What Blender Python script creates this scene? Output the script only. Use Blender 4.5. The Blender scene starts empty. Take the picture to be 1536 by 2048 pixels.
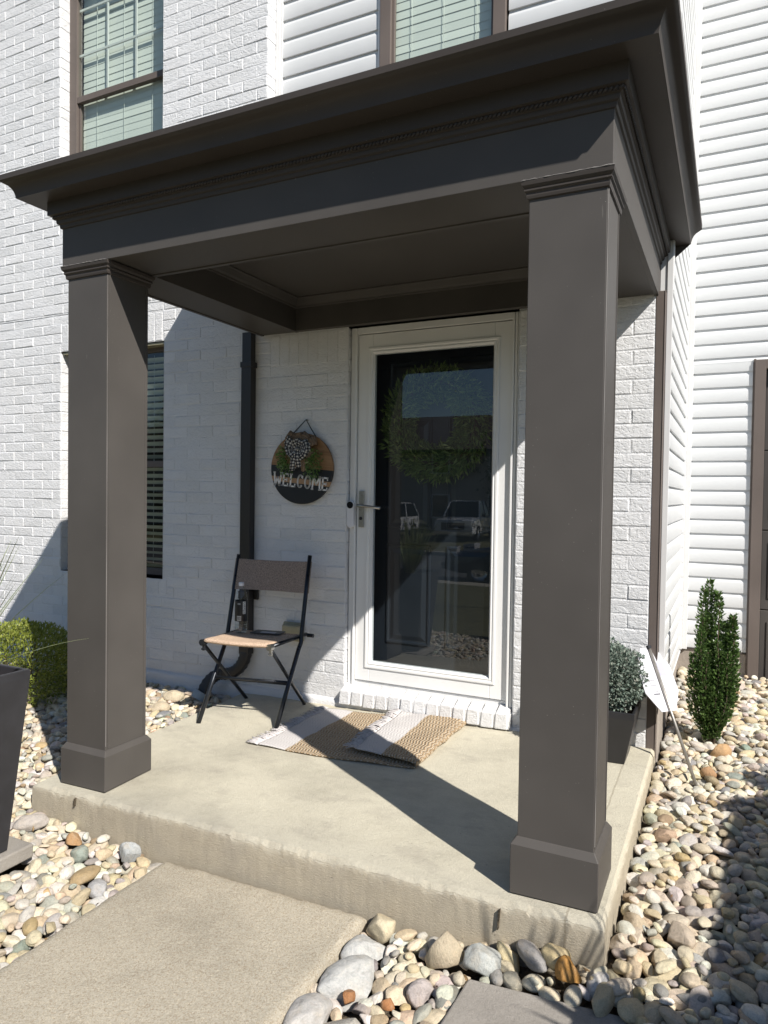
import bpy, bmesh, math, random
import numpy as np
from mathutils import Vector, Matrix

rng = np.random.default_rng(7)
random.seed(7)
D = bpy.data
scene = bpy.context.scene
COL = scene.collection
R = math.radians

# ---------------------------------------------------------------- camera
cam_d = D.cameras.new('camera')
cam = D.objects.new('camera', cam_d)
COL.objects.link(cam)
rt = Vector((0.89766929, 0.4404462, 0.01403531))
up = Vector((-0.02333565, 0.01570667, 0.9996043))
fw = Vector((-0.44005147, 0.8976416, -0.02437749))
cam.matrix_world = Matrix(((rt.x, up.x, -fw.x, 1.9891), (rt.y, up.y, -fw.y, -3.6512), (rt.z, up.z, -fw.z, 1.259), (0, 0, 0, 1)))
cam_d.sensor_fit = 'VERTICAL'
cam_d.sensor_height = 36.0
cam_d.lens = 1409.51 / 2048 * 36.0
cam_d.clip_start = 0.05
cam_d.clip_end = 600
scene.camera = cam
scene.render.resolution_x = 768
scene.render.resolution_y = 1024

# ---------------------------------------------------------------- sky, sun, exposure
SUN = Vector((1.60, -1.0, 1.7045)).normalized()
world = D.worlds.new('World')
scene.world = world
world.use_nodes = True
wn = world.node_tree
wn.nodes.clear()
sky = wn.nodes.new('ShaderNodeTexSky')
sky.sky_type = 'NISHITA'
sky.sun_disc = False
sky.sun_elevation = math.asin(SUN.z)
sky.sun_rotation = math.atan2(SUN.x, SUN.y)
sky.air_density = 1.0
sky.dust_density = 0.25
sky.ozone_density = 3.2
bg = wn.nodes.new('ShaderNodeBackground')
bg.inputs[1].default_value = 0.070
wo = wn.nodes.new('ShaderNodeOutputWorld')
wn.links.new(sky.outputs[0], bg.inputs[0])
wn.links.new(bg.outputs[0], wo.inputs[0])
sd = D.lights.new('sun', 'SUN')
sd.energy = 4.8
sd.angle = R(0.53)
sd.color = (1.0, 0.95, 0.88)
so = D.objects.new('sun', sd)
so.rotation_euler = (-SUN).to_track_quat('-Z', 'Y').to_euler()
so.location = SUN * 30
COL.objects.link(so)
scene.view_settings.view_transform = 'Standard'
scene.view_settings.look = 'None'
scene.view_settings.exposure = 0.54
scene.view_settings.gamma = 1.0
scene.cycles.max_bounces = 8
scene.cycles.transparent_max_bounces = 16
scene.cycles.caustics_reflective = False
scene.cycles.caustics_refractive = False

# ---------------------------------------------------------------- tagging helpers
def tag(o, label=None, cat=None, group=None, kind=None):
    if label: o['label'] = label
    if cat: o['category'] = cat
    if group: o['group'] = group
    if kind: o['kind'] = kind
    return o

def empty(name, loc, label, cat, group=None, rz=0.0):
    o = D.objects.new(name, None)
    o.location = loc
    o.rotation_euler = (0, 0, rz)
    o.empty_display_size = 0.1
    COL.objects.link(o)
    return tag(o, label, cat, group)

# ---------------------------------------------------------------- mesh builder
class MB:
    def __init__(s):
        s.v = []; s.f = []; s.n = 0; s.m = []
        s.attr = []
    def add(s, verts, faces, mi=0, tone=0.5):
        base = s.n
        s.v.extend([tuple(p) for p in verts])
        s.n += len(verts)
        for f in faces:
            s.f.append(tuple(i + base for i in f)); s.m.append(mi)
        s.attr.extend([tone] * len(verts))
        return base
    def box(s, x0, x1, y0, y1, z0, z1, mi=0, tone=.5):
        v = [(x0, y0, z0), (x1, y0, z0), (x1, y1, z0), (x0, y1, z0), (x0, y0, z1), (x1, y0, z1), (x1, y1, z1), (x0, y1, z1)]
        f = [(0, 3, 2, 1), (4, 5, 6, 7), (0, 1, 5, 4), (1, 2, 6, 5), (2, 3, 7, 6), (3, 0, 4, 7)]
        s.add(v, f, mi, tone); return s
    def hexa(s, lo, hi, mi=0):
        """lo, hi: four corners each, same order"""
        s.add(list(lo) + list(hi), [(0, 3, 2, 1), (4, 5, 6, 7), (0, 1, 5, 4), (1, 2, 6, 5), (2, 3, 7, 6), (3, 0, 4, 7)], mi); return s
    def tube(s, pts, r, n=12, cap=True, mi=0, flat=1.0):
        pts = [Vector(p) for p in pts]
        rs = r if hasattr(r, '__len__') else [r] * len(pts)
        rings = []
        prev = None
        for i, p in enumerate(pts):
            if i == 0: t = pts[1] - pts[0]
            elif i == len(pts) - 1: t = pts[-1] - pts[-2]
            else: t = (pts[i + 1] - pts[i]).normalized() + (pts[i] - pts[i - 1]).normalized()
            t.normalize()
            if prev is None:
                a = Vector((0, 0, 1)) if abs(t.z) < .9 else Vector((1, 0, 0))
                u = t.cross(a).normalized()
            else:
                u = (prev - t * prev.dot(t)).normalized()
            prev = u
            w = t.cross(u)
            rings.append([p + (u * math.cos(k * 2 * math.pi / n) + w * math.sin(k * 2 * math.pi / n) * flat) * rs[i] for k in range(n)])
        v = [q for ring in rings for q in ring]
        f = []
        for i in range(len(pts) - 1):
            for k in range(n):
                a = i * n + k; b = i * n + (k + 1) % n
                f.append((a, b, b + n, a + n))
        if cap:
            f.append(tuple(range(n - 1, -1, -1)))
            f.append(tuple(range((len(pts) - 1) * n, len(pts) * n)))
        s.add(v, f, mi); return s
    def lathe(s, prof, cx, cy, n=32, mi=0, cap=True):
        v = []; f = []
        for (r, z) in prof:
            for k in range(n):
                a = 2 * math.pi * k / n
                v.append((cx + r * math.cos(a), cy + r * math.sin(a), z))
        for i in range(len(prof) - 1):
            for k in range(n):
                a = i * n + k; b = i * n + (k + 1) % n
                f.append((a, b, b + n, a + n))
        if cap:
            f.append(tuple(range(n - 1, -1, -1)))
            f.append(tuple(range((len(prof) - 1) * n, len(prof) * n)))
        s.add(v, f, mi); return s
    def grid(s, P, mi=0, closed=False):
        """P: array (a, b, 3)"""
        a, b = P.shape[:2]
        v = [tuple(q) for row in P for q in row]
        f = []
        for i in range(a - 1):
            for j in range(b - 1):
                f.append((i * b + j, i * b + j + 1, (i + 1) * b + j + 1, (i + 1) * b + j))
        s.add(v, f, mi); return s
    def build(s, name, mats, parent=None, smooth=False, bevel=0, seg=2, angle=None, tone=False, loc=None):
        me = D.meshes.new(name)
        me.from_pydata(s.v, [], s.f)
        if not isinstance(mats, (list, tuple)): mats = [mats]
        for m in mats: me.materials.append(m)
        me.polygons.foreach_set('material_index', s.m)
        if smooth:
            me.polygons.foreach_set('use_smooth', [True] * len(s.f))
        if tone:
            at = me.attributes.new('tone', 'FLOAT', 'POINT')
            at.data.foreach_set('value', s.attr)
        me.update()
        if angle:
            me.polygons.foreach_set('use_smooth', [True] * len(s.f))
            me.set_sharp_from_angle(angle=R(angle))
        o = D.objects.new(name, me)
        COL.objects.link(o)
        if loc is not None:
            me.transform(Matrix.Translation(-Vector(loc)))
            o.location = loc
        if parent is not None:
            o.parent = parent
            if loc is not None:
                o.location = Vector(loc) - Vector(parent_world(parent))
            else:
                o.location = -Vector(parent_world(parent))
        if bevel:
            b = o.modifiers.new('bevel', 'BEVEL')
            b.width = bevel; b.segments = seg; b.limit_method = 'ANGLE'; b.angle_limit = R(35)
        return o

def parent_world(p):
    v = Vector(p.location)
    while p.parent is not None:
        p = p.parent
        v = v + Vector(p.location)
    return v

def mesh_np(name, V, F, mat, parent=None, smooth=True, tone=None, colors=None, local=False):
    """V (n,3) array, F (m,k) array; verts in world space unless local"""
    me = D.meshes.new(name)
    n, k = F.shape
    me.vertices.add(len(V)); me.vertices.foreach_set('co', np.asarray(V, dtype=np.float32).ravel())
    me.loops.add(n * k); me.loops.foreach_set('vertex_index', F.astype(np.int32).ravel())
    me.polygons.add(n)
    me.polygons.foreach_set('loop_start', np.arange(0, n * k, k, dtype=np.int32))
    me.polygons.foreach_set('loop_total', np.full(n, k, dtype=np.int32))
    me.polygons.foreach_set('use_smooth', np.full(n, smooth))
    me.materials.append(mat)
    if tone is not None:
        at = me.attributes.new('tone', 'FLOAT', 'POINT'); at.data.foreach_set('value', np.asarray(tone, dtype=np.float32))
    if colors is not None:
        at = me.attributes.new('stone_color', 'FLOAT_COLOR', 'POINT')
        at.data.foreach_set('color', np.asarray(colors, dtype=np.float32).ravel())
    me.update(calc_edges=True)
    me.validate()
    o = D.objects.new(name, me)
    COL.objects.link(o)
    if parent is not None:
        o.parent = parent
        if not local: o.location = -parent_world(parent)
    return o

# ---------------------------------------------------------------- materials
def mat(name):
    m = D.materials.new(name); m.use_nodes = True
    nt = m.node_tree
    return m, nt, nt.nodes['Principled BSDF']

def N(nt, t, **kw):
    n = nt.nodes.new(t)
    for k, v in kw.items():
        if k.startswith('i_'):
            key = k[2:]
            n.inputs[int(key) if key.isdigit() else key.replace('_', ' ')].default_value = v
        else: setattr(n, k, v)
    return n

def coords(nt, scale=(1, 1, 1), rot=(0, 0, 0), kind='Object', rand=False):
    tc = N(nt, 'ShaderNodeTexCoord')
    mp = N(nt, 'ShaderNodeMapping')
    mp.inputs['Scale'].default_value = scale
    mp.inputs['Rotation'].default_value = rot
    nt.links.new(tc.outputs[kind], mp.inputs[0])
    if rand:
        oi = N(nt, 'ShaderNodeObjectInfo')
        mm = N(nt, 'ShaderNodeMath', operation='MULTIPLY'); mm.inputs[1].default_value = 37.0
        nt.links.new(oi.outputs['Random'], mm.inputs[0])
        nt.links.new(mm.outputs[0], mp.inputs['Location'])
    return mp.outputs[0]

def noise(nt, vec, scale, detail=4, rough=.55, dist=0.0, out=0):
    n = N(nt, 'ShaderNodeTexNoise'); n.inputs['Scale'].default_value = scale
    n.inputs['Detail'].default_value = detail; n.inputs['Roughness'].default_value = rough
    n.inputs['Distortion'].default_value = dist
    nt.links.new(vec, n.inputs['Vector'])
    return n.outputs[out]

def ramp(nt, fac, stops, interp='LINEAR'):
    r = N(nt, 'ShaderNodeValToRGB'); r.color_ramp.interpolation = interp
    el = r.color_ramp.elements
    while len(el) > 1: el.remove(el[-1])
    el[0].position = stops[0][0]; c = stops[0][1]
    el[0].color = (*c, 1) if len(c) == 3 else c
    for p, c in stops[1:]:
        e = el.new(p); e.color = (*c, 1) if len(c) == 3 else c
    nt.links.new(fac, r.inputs[0])
    return r.outputs[0]

def mixc(nt, fac, a, b, mode='MIX'):
    m = N(nt, 'ShaderNodeMix', data_type='RGBA', blend_type=mode)
    for i, x in ((0, fac), (6, a), (7, b)):
        if hasattr(x, 'links') or isinstance(x, bpy.types.NodeSocket): nt.links.new(x, m.inputs[i])
        elif i == 0: m.inputs[0].default_value = x
        else: m.inputs[i].default_value = (*x, 1)
    return m.outputs[2]

def mth(nt, op, a, b=None, clamp=False):
    m = N(nt, 'ShaderNodeMath', operation=op); m.use_clamp = clamp
    for i, x in ((0, a), (1, b)):
        if x is None: continue
        if isinstance(x, bpy.types.NodeSocket): nt.links.new(x, m.inputs[i])
        else: m.inputs[i].default_value = x
    return m.outputs[0]

def bump(nt, bsdf, h, strength=.3, dist=.002, prev=None):
    b = N(nt, 'ShaderNodeBump'); b.inputs['Strength'].default_value = strength; b.inputs['Distance'].default_value = dist
    nt.links.new(h, b.inputs['Height'])
    if prev is not None: nt.links.new(prev, b.inputs['Normal'])
    nt.links.new(b.outputs[0], bsdf.inputs['Normal'])
    return b.outputs[0]

def simple(name, col, rough=.5, metal=0.0, spec=.5, nscale=0, namt=.12, bscale=0, bstr=.15, bdist=.001):
    m, nt, b = mat(name)
    b.inputs['Roughness'].default_value = rough
    b.inputs['Metallic'].default_value = metal
    b.inputs['Specular IOR Level'].default_value = spec
    b.inputs['Base Color'].default_value = (*col, 1)
    if nscale or bscale: vec = coords(nt)
    if nscale:
        f = noise(nt, vec, nscale)
        c = ramp(nt, f, [(.3, tuple(x * (1 - namt) for x in col)), (.7, tuple(min(1, x * (1 + namt)) for x in col))])
        nt.links.new(c, b.inputs['Base Color'])
        rr = mth(nt, 'MULTIPLY_ADD', f, .2); rr.node.inputs[2].default_value = rough - .1
        nt.links.new(rr, b.inputs['Roughness'])
    if bscale: bump(nt, b, noise(nt, vec, bscale, 5), bstr, bdist)
    return m

M = {}
# porch paint: satin dark bronze brown over fibre-cement boards, dust and scuffs
def bronze(name, col=(0.080, 0.0735, 0.068)):
    m, nt, b = mat(name)
    vec = coords(nt)
    big = noise(nt, vec, 2.2, 3)
    fine = noise(nt, vec, 90, 3)
    c = ramp(nt, big, [(.3, tuple(x * .88 for x in col)), (.7, tuple(x * 1.12 for x in col))])
    v2 = coords(nt, (60, 60, 9))
    sc = noise(nt, v2, 1.0, 2, .4)
    spots = ramp(nt, sc, [(.80, (0, 0, 0)), (.84, (1, 1, 1))])
    c2 = mixc(nt, mth(nt, 'MULTIPLY', spots, .22), c, (.3, .28, .26))
    sp = N(nt, 'ShaderNodeTexVoronoi'); sp.inputs['Scale'].default_value = 55; nt.links.new(vec, sp.inputs['Vector'])
    dots = ramp(nt, sp.outputs['Distance'], [(.045, (1, 1, 1)), (.08, (0, 0, 0))])
    nn = ramp(nt, noise(nt, vec, 6, 2), [(.5, (0, 0, 0)), (.7, (1, 1, 1))])
    c3 = mixc(nt, mth(nt, 'MULTIPLY', mth(nt, 'MULTIPLY', dots, nn), .6), c2, (.35, .33, .30))
    nt.links.new(c3, b.inputs['Base Color'])
    r = ramp(nt, big, [(.2, (.42,) * 3), (.8, (.55,) * 3)])
    nt.links.new(r, b.inputs['Roughness'])
    b.inputs['Specular IOR Level'].default_value = .2
    n1 = bump(nt, b, fine, .18, .0008)
    bump(nt, b, noise(nt, coords(nt, (1, 1, 1)), 260, 2), .10, .0004, n1)
    return m
M['bronze'] = bronze('bronze_paint')
M['bronze_shaded'] = bronze('bronze_shaded_paint', (.060, .052, .047))  # same bronze as the columns, darkened: cornice shade put into the colour
M['window_brown'] = bronze('window_brown_vinyl', (.135, .112, .100))
M['dark_metal_trim'] = simple('downspout_enamel', (.022, .019, .018), .42, nscale=6, bscale=30, bstr=.05)

# white painted brick
def brick_mat(name, vert='z'):
    m, nt, b = mat(name)
    vec = coords(nt)
    at = N(nt, 'ShaderNodeAttribute'); at.attribute_name = 'tone'
    base = ramp(nt, at.outputs['Fac'], [(0, (.68, .685, .695)), (1, (.77, .77, .778))])
    dirt = noise(nt, vec, 3.5, 5, .6)
    c = mixc(nt, mth(nt, 'MULTIPLY', ramp(nt, dirt, [(.45, (0, 0, 0)), (.75, (1, 1, 1))]), .16), base, (.52, .50, .46))
    sxz = N(nt, 'ShaderNodeSeparateXYZ'); tcz = N(nt, 'ShaderNodeTexCoord'); nt.links.new(tcz.outputs['Object'], sxz.inputs[0])
    low = ramp(nt, mth(nt, 'ADD', sxz.outputs[2], mth(nt, 'MULTIPLY', mth(nt, 'SUBTRACT', dirt, .5), .5)), [(.0, (1, 1, 1)), (.22, (0, 0, 0))])
    c = mixc(nt, mth(nt, 'MULTIPLY', low, .16), c, (.42, .38, .32))
    # tiny unpainted pits
    vs = coords(nt, (38, 38, 22))
    pit = noise(nt, vs, 1.0, 4, .7, .4)
    pm = ramp(nt, pit, [(.70, (0, 0, 0)), (.735, (1, 1, 1))])
    c = mixc(nt, mth(nt, 'MULTIPLY', pm, .45), c, (.33, .30, .27))
    nt.links.new(c, b.inputs['Base Color'])
    b.inputs['Roughness'].default_value = .62
    b.inputs['Specular IOR Level'].default_value = .35
    v1 = coords(nt, (30, 30, 46))
    tear = noise(nt, v1, 1.0, 5, .62, 1.4)
    t2 = ramp(nt, tear, [(.36, (0, 0, 0)), (.50, (.75, .75, .75)), (.60, (1, 1, 1))])
    v3 = coords(nt, (90, 90, 24), (0, .25, 0))
    str_ = noise(nt, v3, 1.0, 3, .6, .8)
    h = mth(nt, 'ADD', t2, mth(nt, 'MULTIPLY', str_, .55))
    n1 = bump(nt, b, h, .52, .0040)
    bump(nt, b, noise(nt, vec, 120, 3), .35, .0016, n1)
    return m
M['brick'] = brick_mat('white_painted_brick')
def siding_mat():
    m, nt, b = mat('white_vinyl')
    vec = coords(nt, (1, 1, 1))
    g = noise(nt, coords(nt, (3, 3, 120)), 1.0, 4, .6, .6)
    c = ramp(nt, noise(nt, vec, 1.3, 3), [(.3, (.61, .622, .626)), (.7, (.65, .658, .66))])
    nt.links.new(c, b.inputs['Base Color'])
    b.inputs['Roughness'].default_value = .42
    b.inputs['Specular IOR Level'].default_value = .4
    n1 = bump(nt, b, g, .12, .0012)
    bump(nt, b, noise(nt, vec, 3.5, 2), .35, .010, n1)
    return m
M['siding'] = siding_mat()
M['white_trim'] = simple('white_trim_paint', (.66, .66, .655), .35, nscale=3, namt=.03)
M['door_white'] = simple('storm_door_enamel', (.80, .80, .79), .32, nscale=4, namt=.03)
M['navy'] = simple('navy_door_paint', (.022, .027, .035), .34, nscale=5, namt=.08, bscale=40, bstr=.04)
M['black_plastic'] = simple('black_plastic', (.022, .022, .025), .38, nscale=8, namt=.15, bscale=60, bstr=.06)
M['pot'] = simple('charcoal_planter', (.024, .024, .028), .5, nscale=14, namt=.18, bscale=120, bstr=.1)
M['nickel'] = simple('brushed_nickel', (.42, .41, .38), .32, 1.0, nscale=60, namt=.1)
M['chair_metal'] = simple('dark_powder_coat', (.025, .028, .034), .30, .55, nscale=20, namt=.15)
M['plastic_white'] = simple('white_plastic', (.75, .75, .78), .35)
M['lens_black'] = simple('black_lens', (.006, .006, .008), .08)
M['beige_plastic'] = simple('beige_plastic', (.33, .30, .20), .45, nscale=10, namt=.1)
M['soil'] = simple('dark_soil', (.10, .082, .06), .95, spec=.1, nscale=60, namt=.5, bscale=90, bstr=.9, bdist=.01)
M['bark'] = simple('bark', (.12, .085, .06), .9, nscale=20, namt=.3, bscale=40, bstr=.8, bdist=.006)
M['asphalt'] = simple('asphalt', (.055, .055, .057), .9, nscale=30, namt=.25, bscale=200, bstr=.5)
M['rubber'] = simple('tyre_rubber', (.015, .015, .016), .8)
M['chrome'] = simple('chrome', (.6, .6, .62), .15, 1.0)
M['car_white'] = simple('white_car_paint', (.75, .76, .77), .15, spec=.6)
M['car_dark'] = simple('charcoal_car_paint', (.03, .032, .036), .15, spec=.6)
M['car_glass'] = simple('car_glass', (.01, .013, .015), .04, spec=.8)
M['tan_wall'] = simple('tan_siding', (.42, .38, .33), .8, nscale=4, namt=.06)
M['shingle'] = simple('roof_shingle', (.10, .085, .078), .9, nscale=40, namt=.3, bscale=30, bstr=.6, bdist=.01)
M['head_lamp'] = simple('lamp_glass', (.5, .5, .52), .08)
M['cord'] = simple('cord', (.03, .045, .05), .8)
M['mortar_grey'] = simple('foundation_concrete', (.33, .29, .25), .9, nscale=9, namt=.18, bscale=70, bstr=.6, bdist=.004)

def glass_mat(name, tint=(.86, .9, .88), ior=1.6, rough=0.0, wav=0.0):
    m, nt, b = mat(name)
    nt.nodes.remove(b)
    out = nt.nodes['Material Output']
    ge = N(nt, 'ShaderNodeNewGeometry')
    dp = N(nt, 'ShaderNodeVectorMath', operation='DOT_PRODUCT')
    nt.links.new(ge.outputs['Incoming'], dp.inputs[0]); nt.links.new(ge.outputs['True Normal'], dp.inputs[1])
    cs = mth(nt, 'SUBTRACT', 1.0, mth(nt, 'ABSOLUTE', dp.outputs['Value']), True)
    f0 = ((ior - 1) / (ior + 1)) ** 2
    fr = mth(nt, 'MULTIPLY', mth(nt, 'POWER', cs, 5.0), 1 - f0)
    fr = mth(nt, 'ADD', fr, f0).node
    tr = N(nt, 'ShaderNodeBsdfTransparent'); tr.inputs['Color'].default_value = (*tint, 1)
    gl = N(nt, 'ShaderNodeBsdfGlossy'); gl.inputs['Roughness'].default_value = rough
    gl.inputs['Color'].default_value = (.95, .97, 1, 1)
    if wav:
        bp = N(nt, 'ShaderNodeBump'); bp.inputs['Strength'].default_value = wav; bp.inputs['Distance'].default_value = .01
        nt.links.new(noise(nt, coords(nt), 1.6, 1), bp.inputs['Height'])
        nt.links.new(bp.outputs[0], gl.inputs['Normal'])
    mx = N(nt, 'ShaderNodeMixShader')
    nt.links.new(fr.outputs[0], mx.inputs[0]); nt.links.new(tr.outputs[0], mx.inputs[1]); nt.links.new(gl.outputs[0], mx.inputs[2])
    nt.links.new(mx.outputs[0], out.inputs[0])
    return m
M['door_glass'] = glass_mat('storm_door_glass', (.80, .85, .87), 1.78)
M['win_glass'] = glass_mat('window_glass', (.88, .94, .90), 1.7, wav=.25)
M['dark_glass'] = glass_mat('lower_window_glass', (.82, .90, .88), 1.75, wav=.5)
M['clear'] = glass_mat('clear_bottle', (.93, .95, .95), 1.45, .02)

def concrete(name, base, stain=False, aggregate=False, edge=False):
    m, nt, b = mat(name)
    vec = coords(nt)
    big = noise(nt, vec, 1.7, 6, .62)
    mid = noise(nt, vec, 14, 5, .6)
    fine = noise(nt, vec, 230, 3, .7)
    c = ramp(nt, big, [(.28, tuple(x * .70 for x in base)), (.5, base), (.75, tuple(min(1, x * 1.12) for x in base))])
    c = mixc(nt, mth(nt, 'MULTIPLY', mid, .35), c, tuple(x * .72 for x in base))
    sp = ramp(nt, fine, [(.35, (.78, .76, .72)), (.65, (1.12, 1.12, 1.1))])
    c = mixc(nt, .8 if aggregate else .45, c, sp, 'MULTIPLY')
    if aggregate:
        vo = N(nt, 'ShaderNodeTexVoronoi'); vo.inputs['Scale'].default_value = 260; nt.links.new(vec, vo.inputs['Vector'])
        wh = N(nt, 'ShaderNodeTexWhiteNoise'); nt.links.new(vo.outputs['Position'], wh.inputs['Vector'])
        g = ramp(nt, wh.outputs['Value'], [(0, (.62, .52, .42)), (.35, (.95, .93, .9)), (.85, (1, 1, 1)), (1, (1.25, 1.2, 1.1))])
        c = mixc(nt, .6, c, g, 'MULTIPLY')
    if edge:   # old grime on the outer margin of the slab
        sx = N(nt, 'ShaderNodeSeparateXYZ'); tc = N(nt, 'ShaderNodeTexCoord'); nt.links.new(tc.outputs['Object'], sx.inputs[0])
        yy = mth(nt, 'ADD', sx.outputs[1], mth(nt, 'MULTIPLY', mth(nt, 'SUBTRACT', mid, .5), .22))
        band = ramp(nt, mth(nt, 'ADD', yy, 2.0), [(.44, (1, 1, 1)), (.50, (.55, .55, .55)), (.72, (0, 0, 0))])
        c = mixc(nt, mth(nt, 'MULTIPLY', band, .38), c, (.27, .26, .235))
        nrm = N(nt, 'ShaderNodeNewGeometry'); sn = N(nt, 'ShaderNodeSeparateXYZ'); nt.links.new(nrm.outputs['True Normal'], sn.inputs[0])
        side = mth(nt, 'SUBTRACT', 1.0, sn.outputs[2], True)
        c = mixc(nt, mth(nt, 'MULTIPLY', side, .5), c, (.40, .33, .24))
    if edge:
        ln = mth(nt, 'LESS_THAN', mth(nt, 'ABSOLUTE', mth(nt, 'SUBTRACT', mth(nt, 'ADD', sx.outputs[0], mth(nt, 'MULTIPLY', mth(nt, 'SUBTRACT', mid, .5), .012)), 1.575)), .0035)
        ln2 = mth(nt, 'LESS_THAN', mth(nt, 'ABSOLUTE', mth(nt, 'SUBTRACT', mth(nt, 'ADD', yy, 0), -1.43)), .004)
        c = mixc(nt, mth(nt, 'MULTIPLY', ln, .45), c, (.25, .21, .15))
        patch = ramp(nt, noise(nt, coords(nt, (1, 1.8, 1)), 4.2, 7, .72), [(.52, (0, 0, 0)), (.66, (1, 1, 1))])
        c = mixc(nt, mth(nt, 'MULTIPLY', patch, .42), c, (.33, .30, .25))
    tr_ = noise(nt, coords(nt, (1, 1, 1)), 3.2, 9, .8, 3.5)
    c = mixc(nt, .35, c, ramp(nt, tr_, [(.35, (.84, .83, .80)), (.5, (1, 1, 1)), (.65, (1.10, 1.10, 1.08))]), 'MULTIPLY')
    vo2 = N(nt, 'ShaderNodeTexVoronoi'); vo2.inputs['Scale'].default_value = 17; nt.links.new(vec, vo2.inputs['Vector'])
    dots = ramp(nt, vo2.outputs['Distance'], [(.03, (1, 1, 1)), (.055, (0, 0, 0))])
    c = mixc(nt, mth(nt, 'MULTIPLY', dots, .5), c, (.12, .10, .08))
    nt.links.new(c, b.inputs['Base Color'])
    b.inputs['Roughness'].default_value = .9
    b.inputs['Specular IOR Level'].default_value = .2
    n1 = bump(nt, b, fine, .35, .0012)
    v2 = coords(nt, (1, 1, 2.2), (0, .35, 0))
    n2 = bump(nt, b, noise(nt, v2, 75, 8, .75, .8), .8, .0055, n1)
    bump(nt, b, noise(nt, coords(nt, (1, 1, 1)), 6, 3, .5), .22, .010, n2)
    return m
M['stoop'] = concrete('stoop_concrete', (.565, .53, .43), edge=True)
M['walk'] = concrete('walk_concrete', (.475, .435, .36), aggregate=True)
M['paver'] = concrete('paver_concrete', (.34, .315, .285))
M['drive'] = concrete('drive_concrete', (.42, .40, .35), aggregate=True)

def stone_mat(name, src):
    m, nt, b = mat(name)
    if src == 'attr':
        a = N(nt, 'ShaderNodeAttribute'); a.attribute_name = 'stone_color'; col = a.outputs['Color']
        vec = coords(nt, (1, 1, 1))
    else:
        a = N(nt, 'ShaderNodeObjectInfo'); col = a.outputs['Color']
        vec = coords(nt, (1, 1, 1), rand=True)
    ob = src == 'obj'
    n1 = noise(nt, vec, 2.4 if ob else 48, 7, .68, .8)
    n2 = noise(nt, vec, 11 if ob else 210, 5, .75)
    v = N(nt, 'ShaderNodeTexVoronoi', feature='DISTANCE_TO_EDGE'); v.inputs['Scale'].default_value = 16; nt.links.new(vec, v.inputs['Vector'])
    sh = ramp(nt, n1, [(.3, (.72, .70, .68)), (.5, (1, 1, 1)), (.72, (1.16, 1.12, 1.06))])
    c = mixc(nt, .85, col, sh, 'MULTIPLY')
    warm = ramp(nt, noise(nt, vec, 1.1 if ob else 16, 3), [(.52, (0, 0, 0)), (.72, (1, 1, 1))])
    c = mixc(nt, mth(nt, 'MULTIPLY', warm, .35), c, (.44, .35, .24))
    sp = ramp(nt, n2, [(.3, (.68, .74, .74)), (.6, (1.06, 1.06, 1.06))])
    c = mixc(nt, .7, c, sp, 'MULTIPLY')
    nt.links.new(c, b.inputs['Base Color'])
    b.inputs['Roughness'].default_value = .72
    b.inputs['Specular IOR Level'].default_value = .3
    k = bump(nt, b, n1, .6, .010)
    bump(nt, b, n2, .6, .0040, k)
    return m
M['stone_obj'] = stone_mat('river_stone', 'obj')
M['stone_attr'] = stone_mat('river_stone_bed', 'attr')

def leaf_mat(name, dark, mid, light, rough=.45, trans=.25):
    m, nt, b = mat(name)
    a = N(nt, 'ShaderNodeAttribute'); a.attribute_name = 'tone'
    c = ramp(nt, a.outputs['Fac'], [(0, dark), (.5, mid), (1, light)])
    nt.links.new(c, b.inputs['Base Color'])
    b.inputs['Roughness'].default_value = rough
    b.inputs['Specular IOR Level'].default_value = .4
    tl = N(nt, 'ShaderNodeBsdfTranslucent'); nt.links.new(c, tl.inputs['Color'])
    mx = N(nt, 'ShaderNodeMixShader'); mx.inputs[0].default_value = trans
    out = nt.nodes['Material Output']
    nt.links.new(b.outputs[0], mx.inputs[1]); nt.links.new(tl.outputs[0], mx.inputs[2]); nt.links.new(mx.outputs[0], out.inputs[0])
    return m
M['boxwood'] = leaf_mat('boxwood_leaf', (.10, .14, .02), (.24, .28, .05), (.42, .43, .12))
M['holly'] = leaf_mat('holly_leaf', (.035, .075, .02), (.09, .16, .04), (.20, .28, .10), .35)
M['topiary'] = leaf_mat('topiary_leaf', (.08, .125, .10), (.20, .25, .205), (.42, .41, .36), .55, .15)
M['wreath'] = leaf_mat('wreath_leaf', (.06, .10, .03), (.18, .26, .07), (.44, .50, .20), .5)
M['sign_leaf'] = leaf_mat('sign_leaf', (.05, .12, .03), (.16, .28, .07), (.42, .50, .24), .5)
M['yucca'] = leaf_mat('yucca_blade', (.10, .13, .06), (.22, .27, .12), (.38, .42, .2), .5, .2)
M['tree_leaf'] = leaf_mat('tree_leaf', (.03, .06, .02), (.06, .10, .03), (.12, .17, .05), .5)
M['grass'] = simple('lawn_green', (.13, .125, .065), .95, spec=.1, nscale=9, namt=.35, bscale=90, bstr=.8, bdist=.02)

# ---------------------------------------------------------------- ground levels
def g_h(x, y):
    """height of the stone surface"""
    x = np.asarray(x, float); y = np.asarray(y, float)
    right = np.interp(y, [-3, -1.6, -1.0, 0, .5, 1.5], [-.15, -.105, -.08, -.03, .01, .10])
    front = np.interp(x, [-1.0, -.6, 0, .9, 1.2, 1.7, 2.4], [-.165, -.18, -.215, -.195, -.175, -.11, -.11]) + .03 * np.minimum(0, y + 1.54)
    left = np.interp(y, [-1.6, -.8, 0], [-.17, -.11, -.06])
    h = np.where(y < -1.54, front, np.where(x > .5, right, left))
    h = np.where((x < -.8) & (y < -1.54), np.minimum(front, -.165), h)
    return h

X0, X1, Y0, ZB = -.6703, 1.6582, -1.4744, 2.24
def st_z(x, y): return .025 * y + .0214 * x

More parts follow.
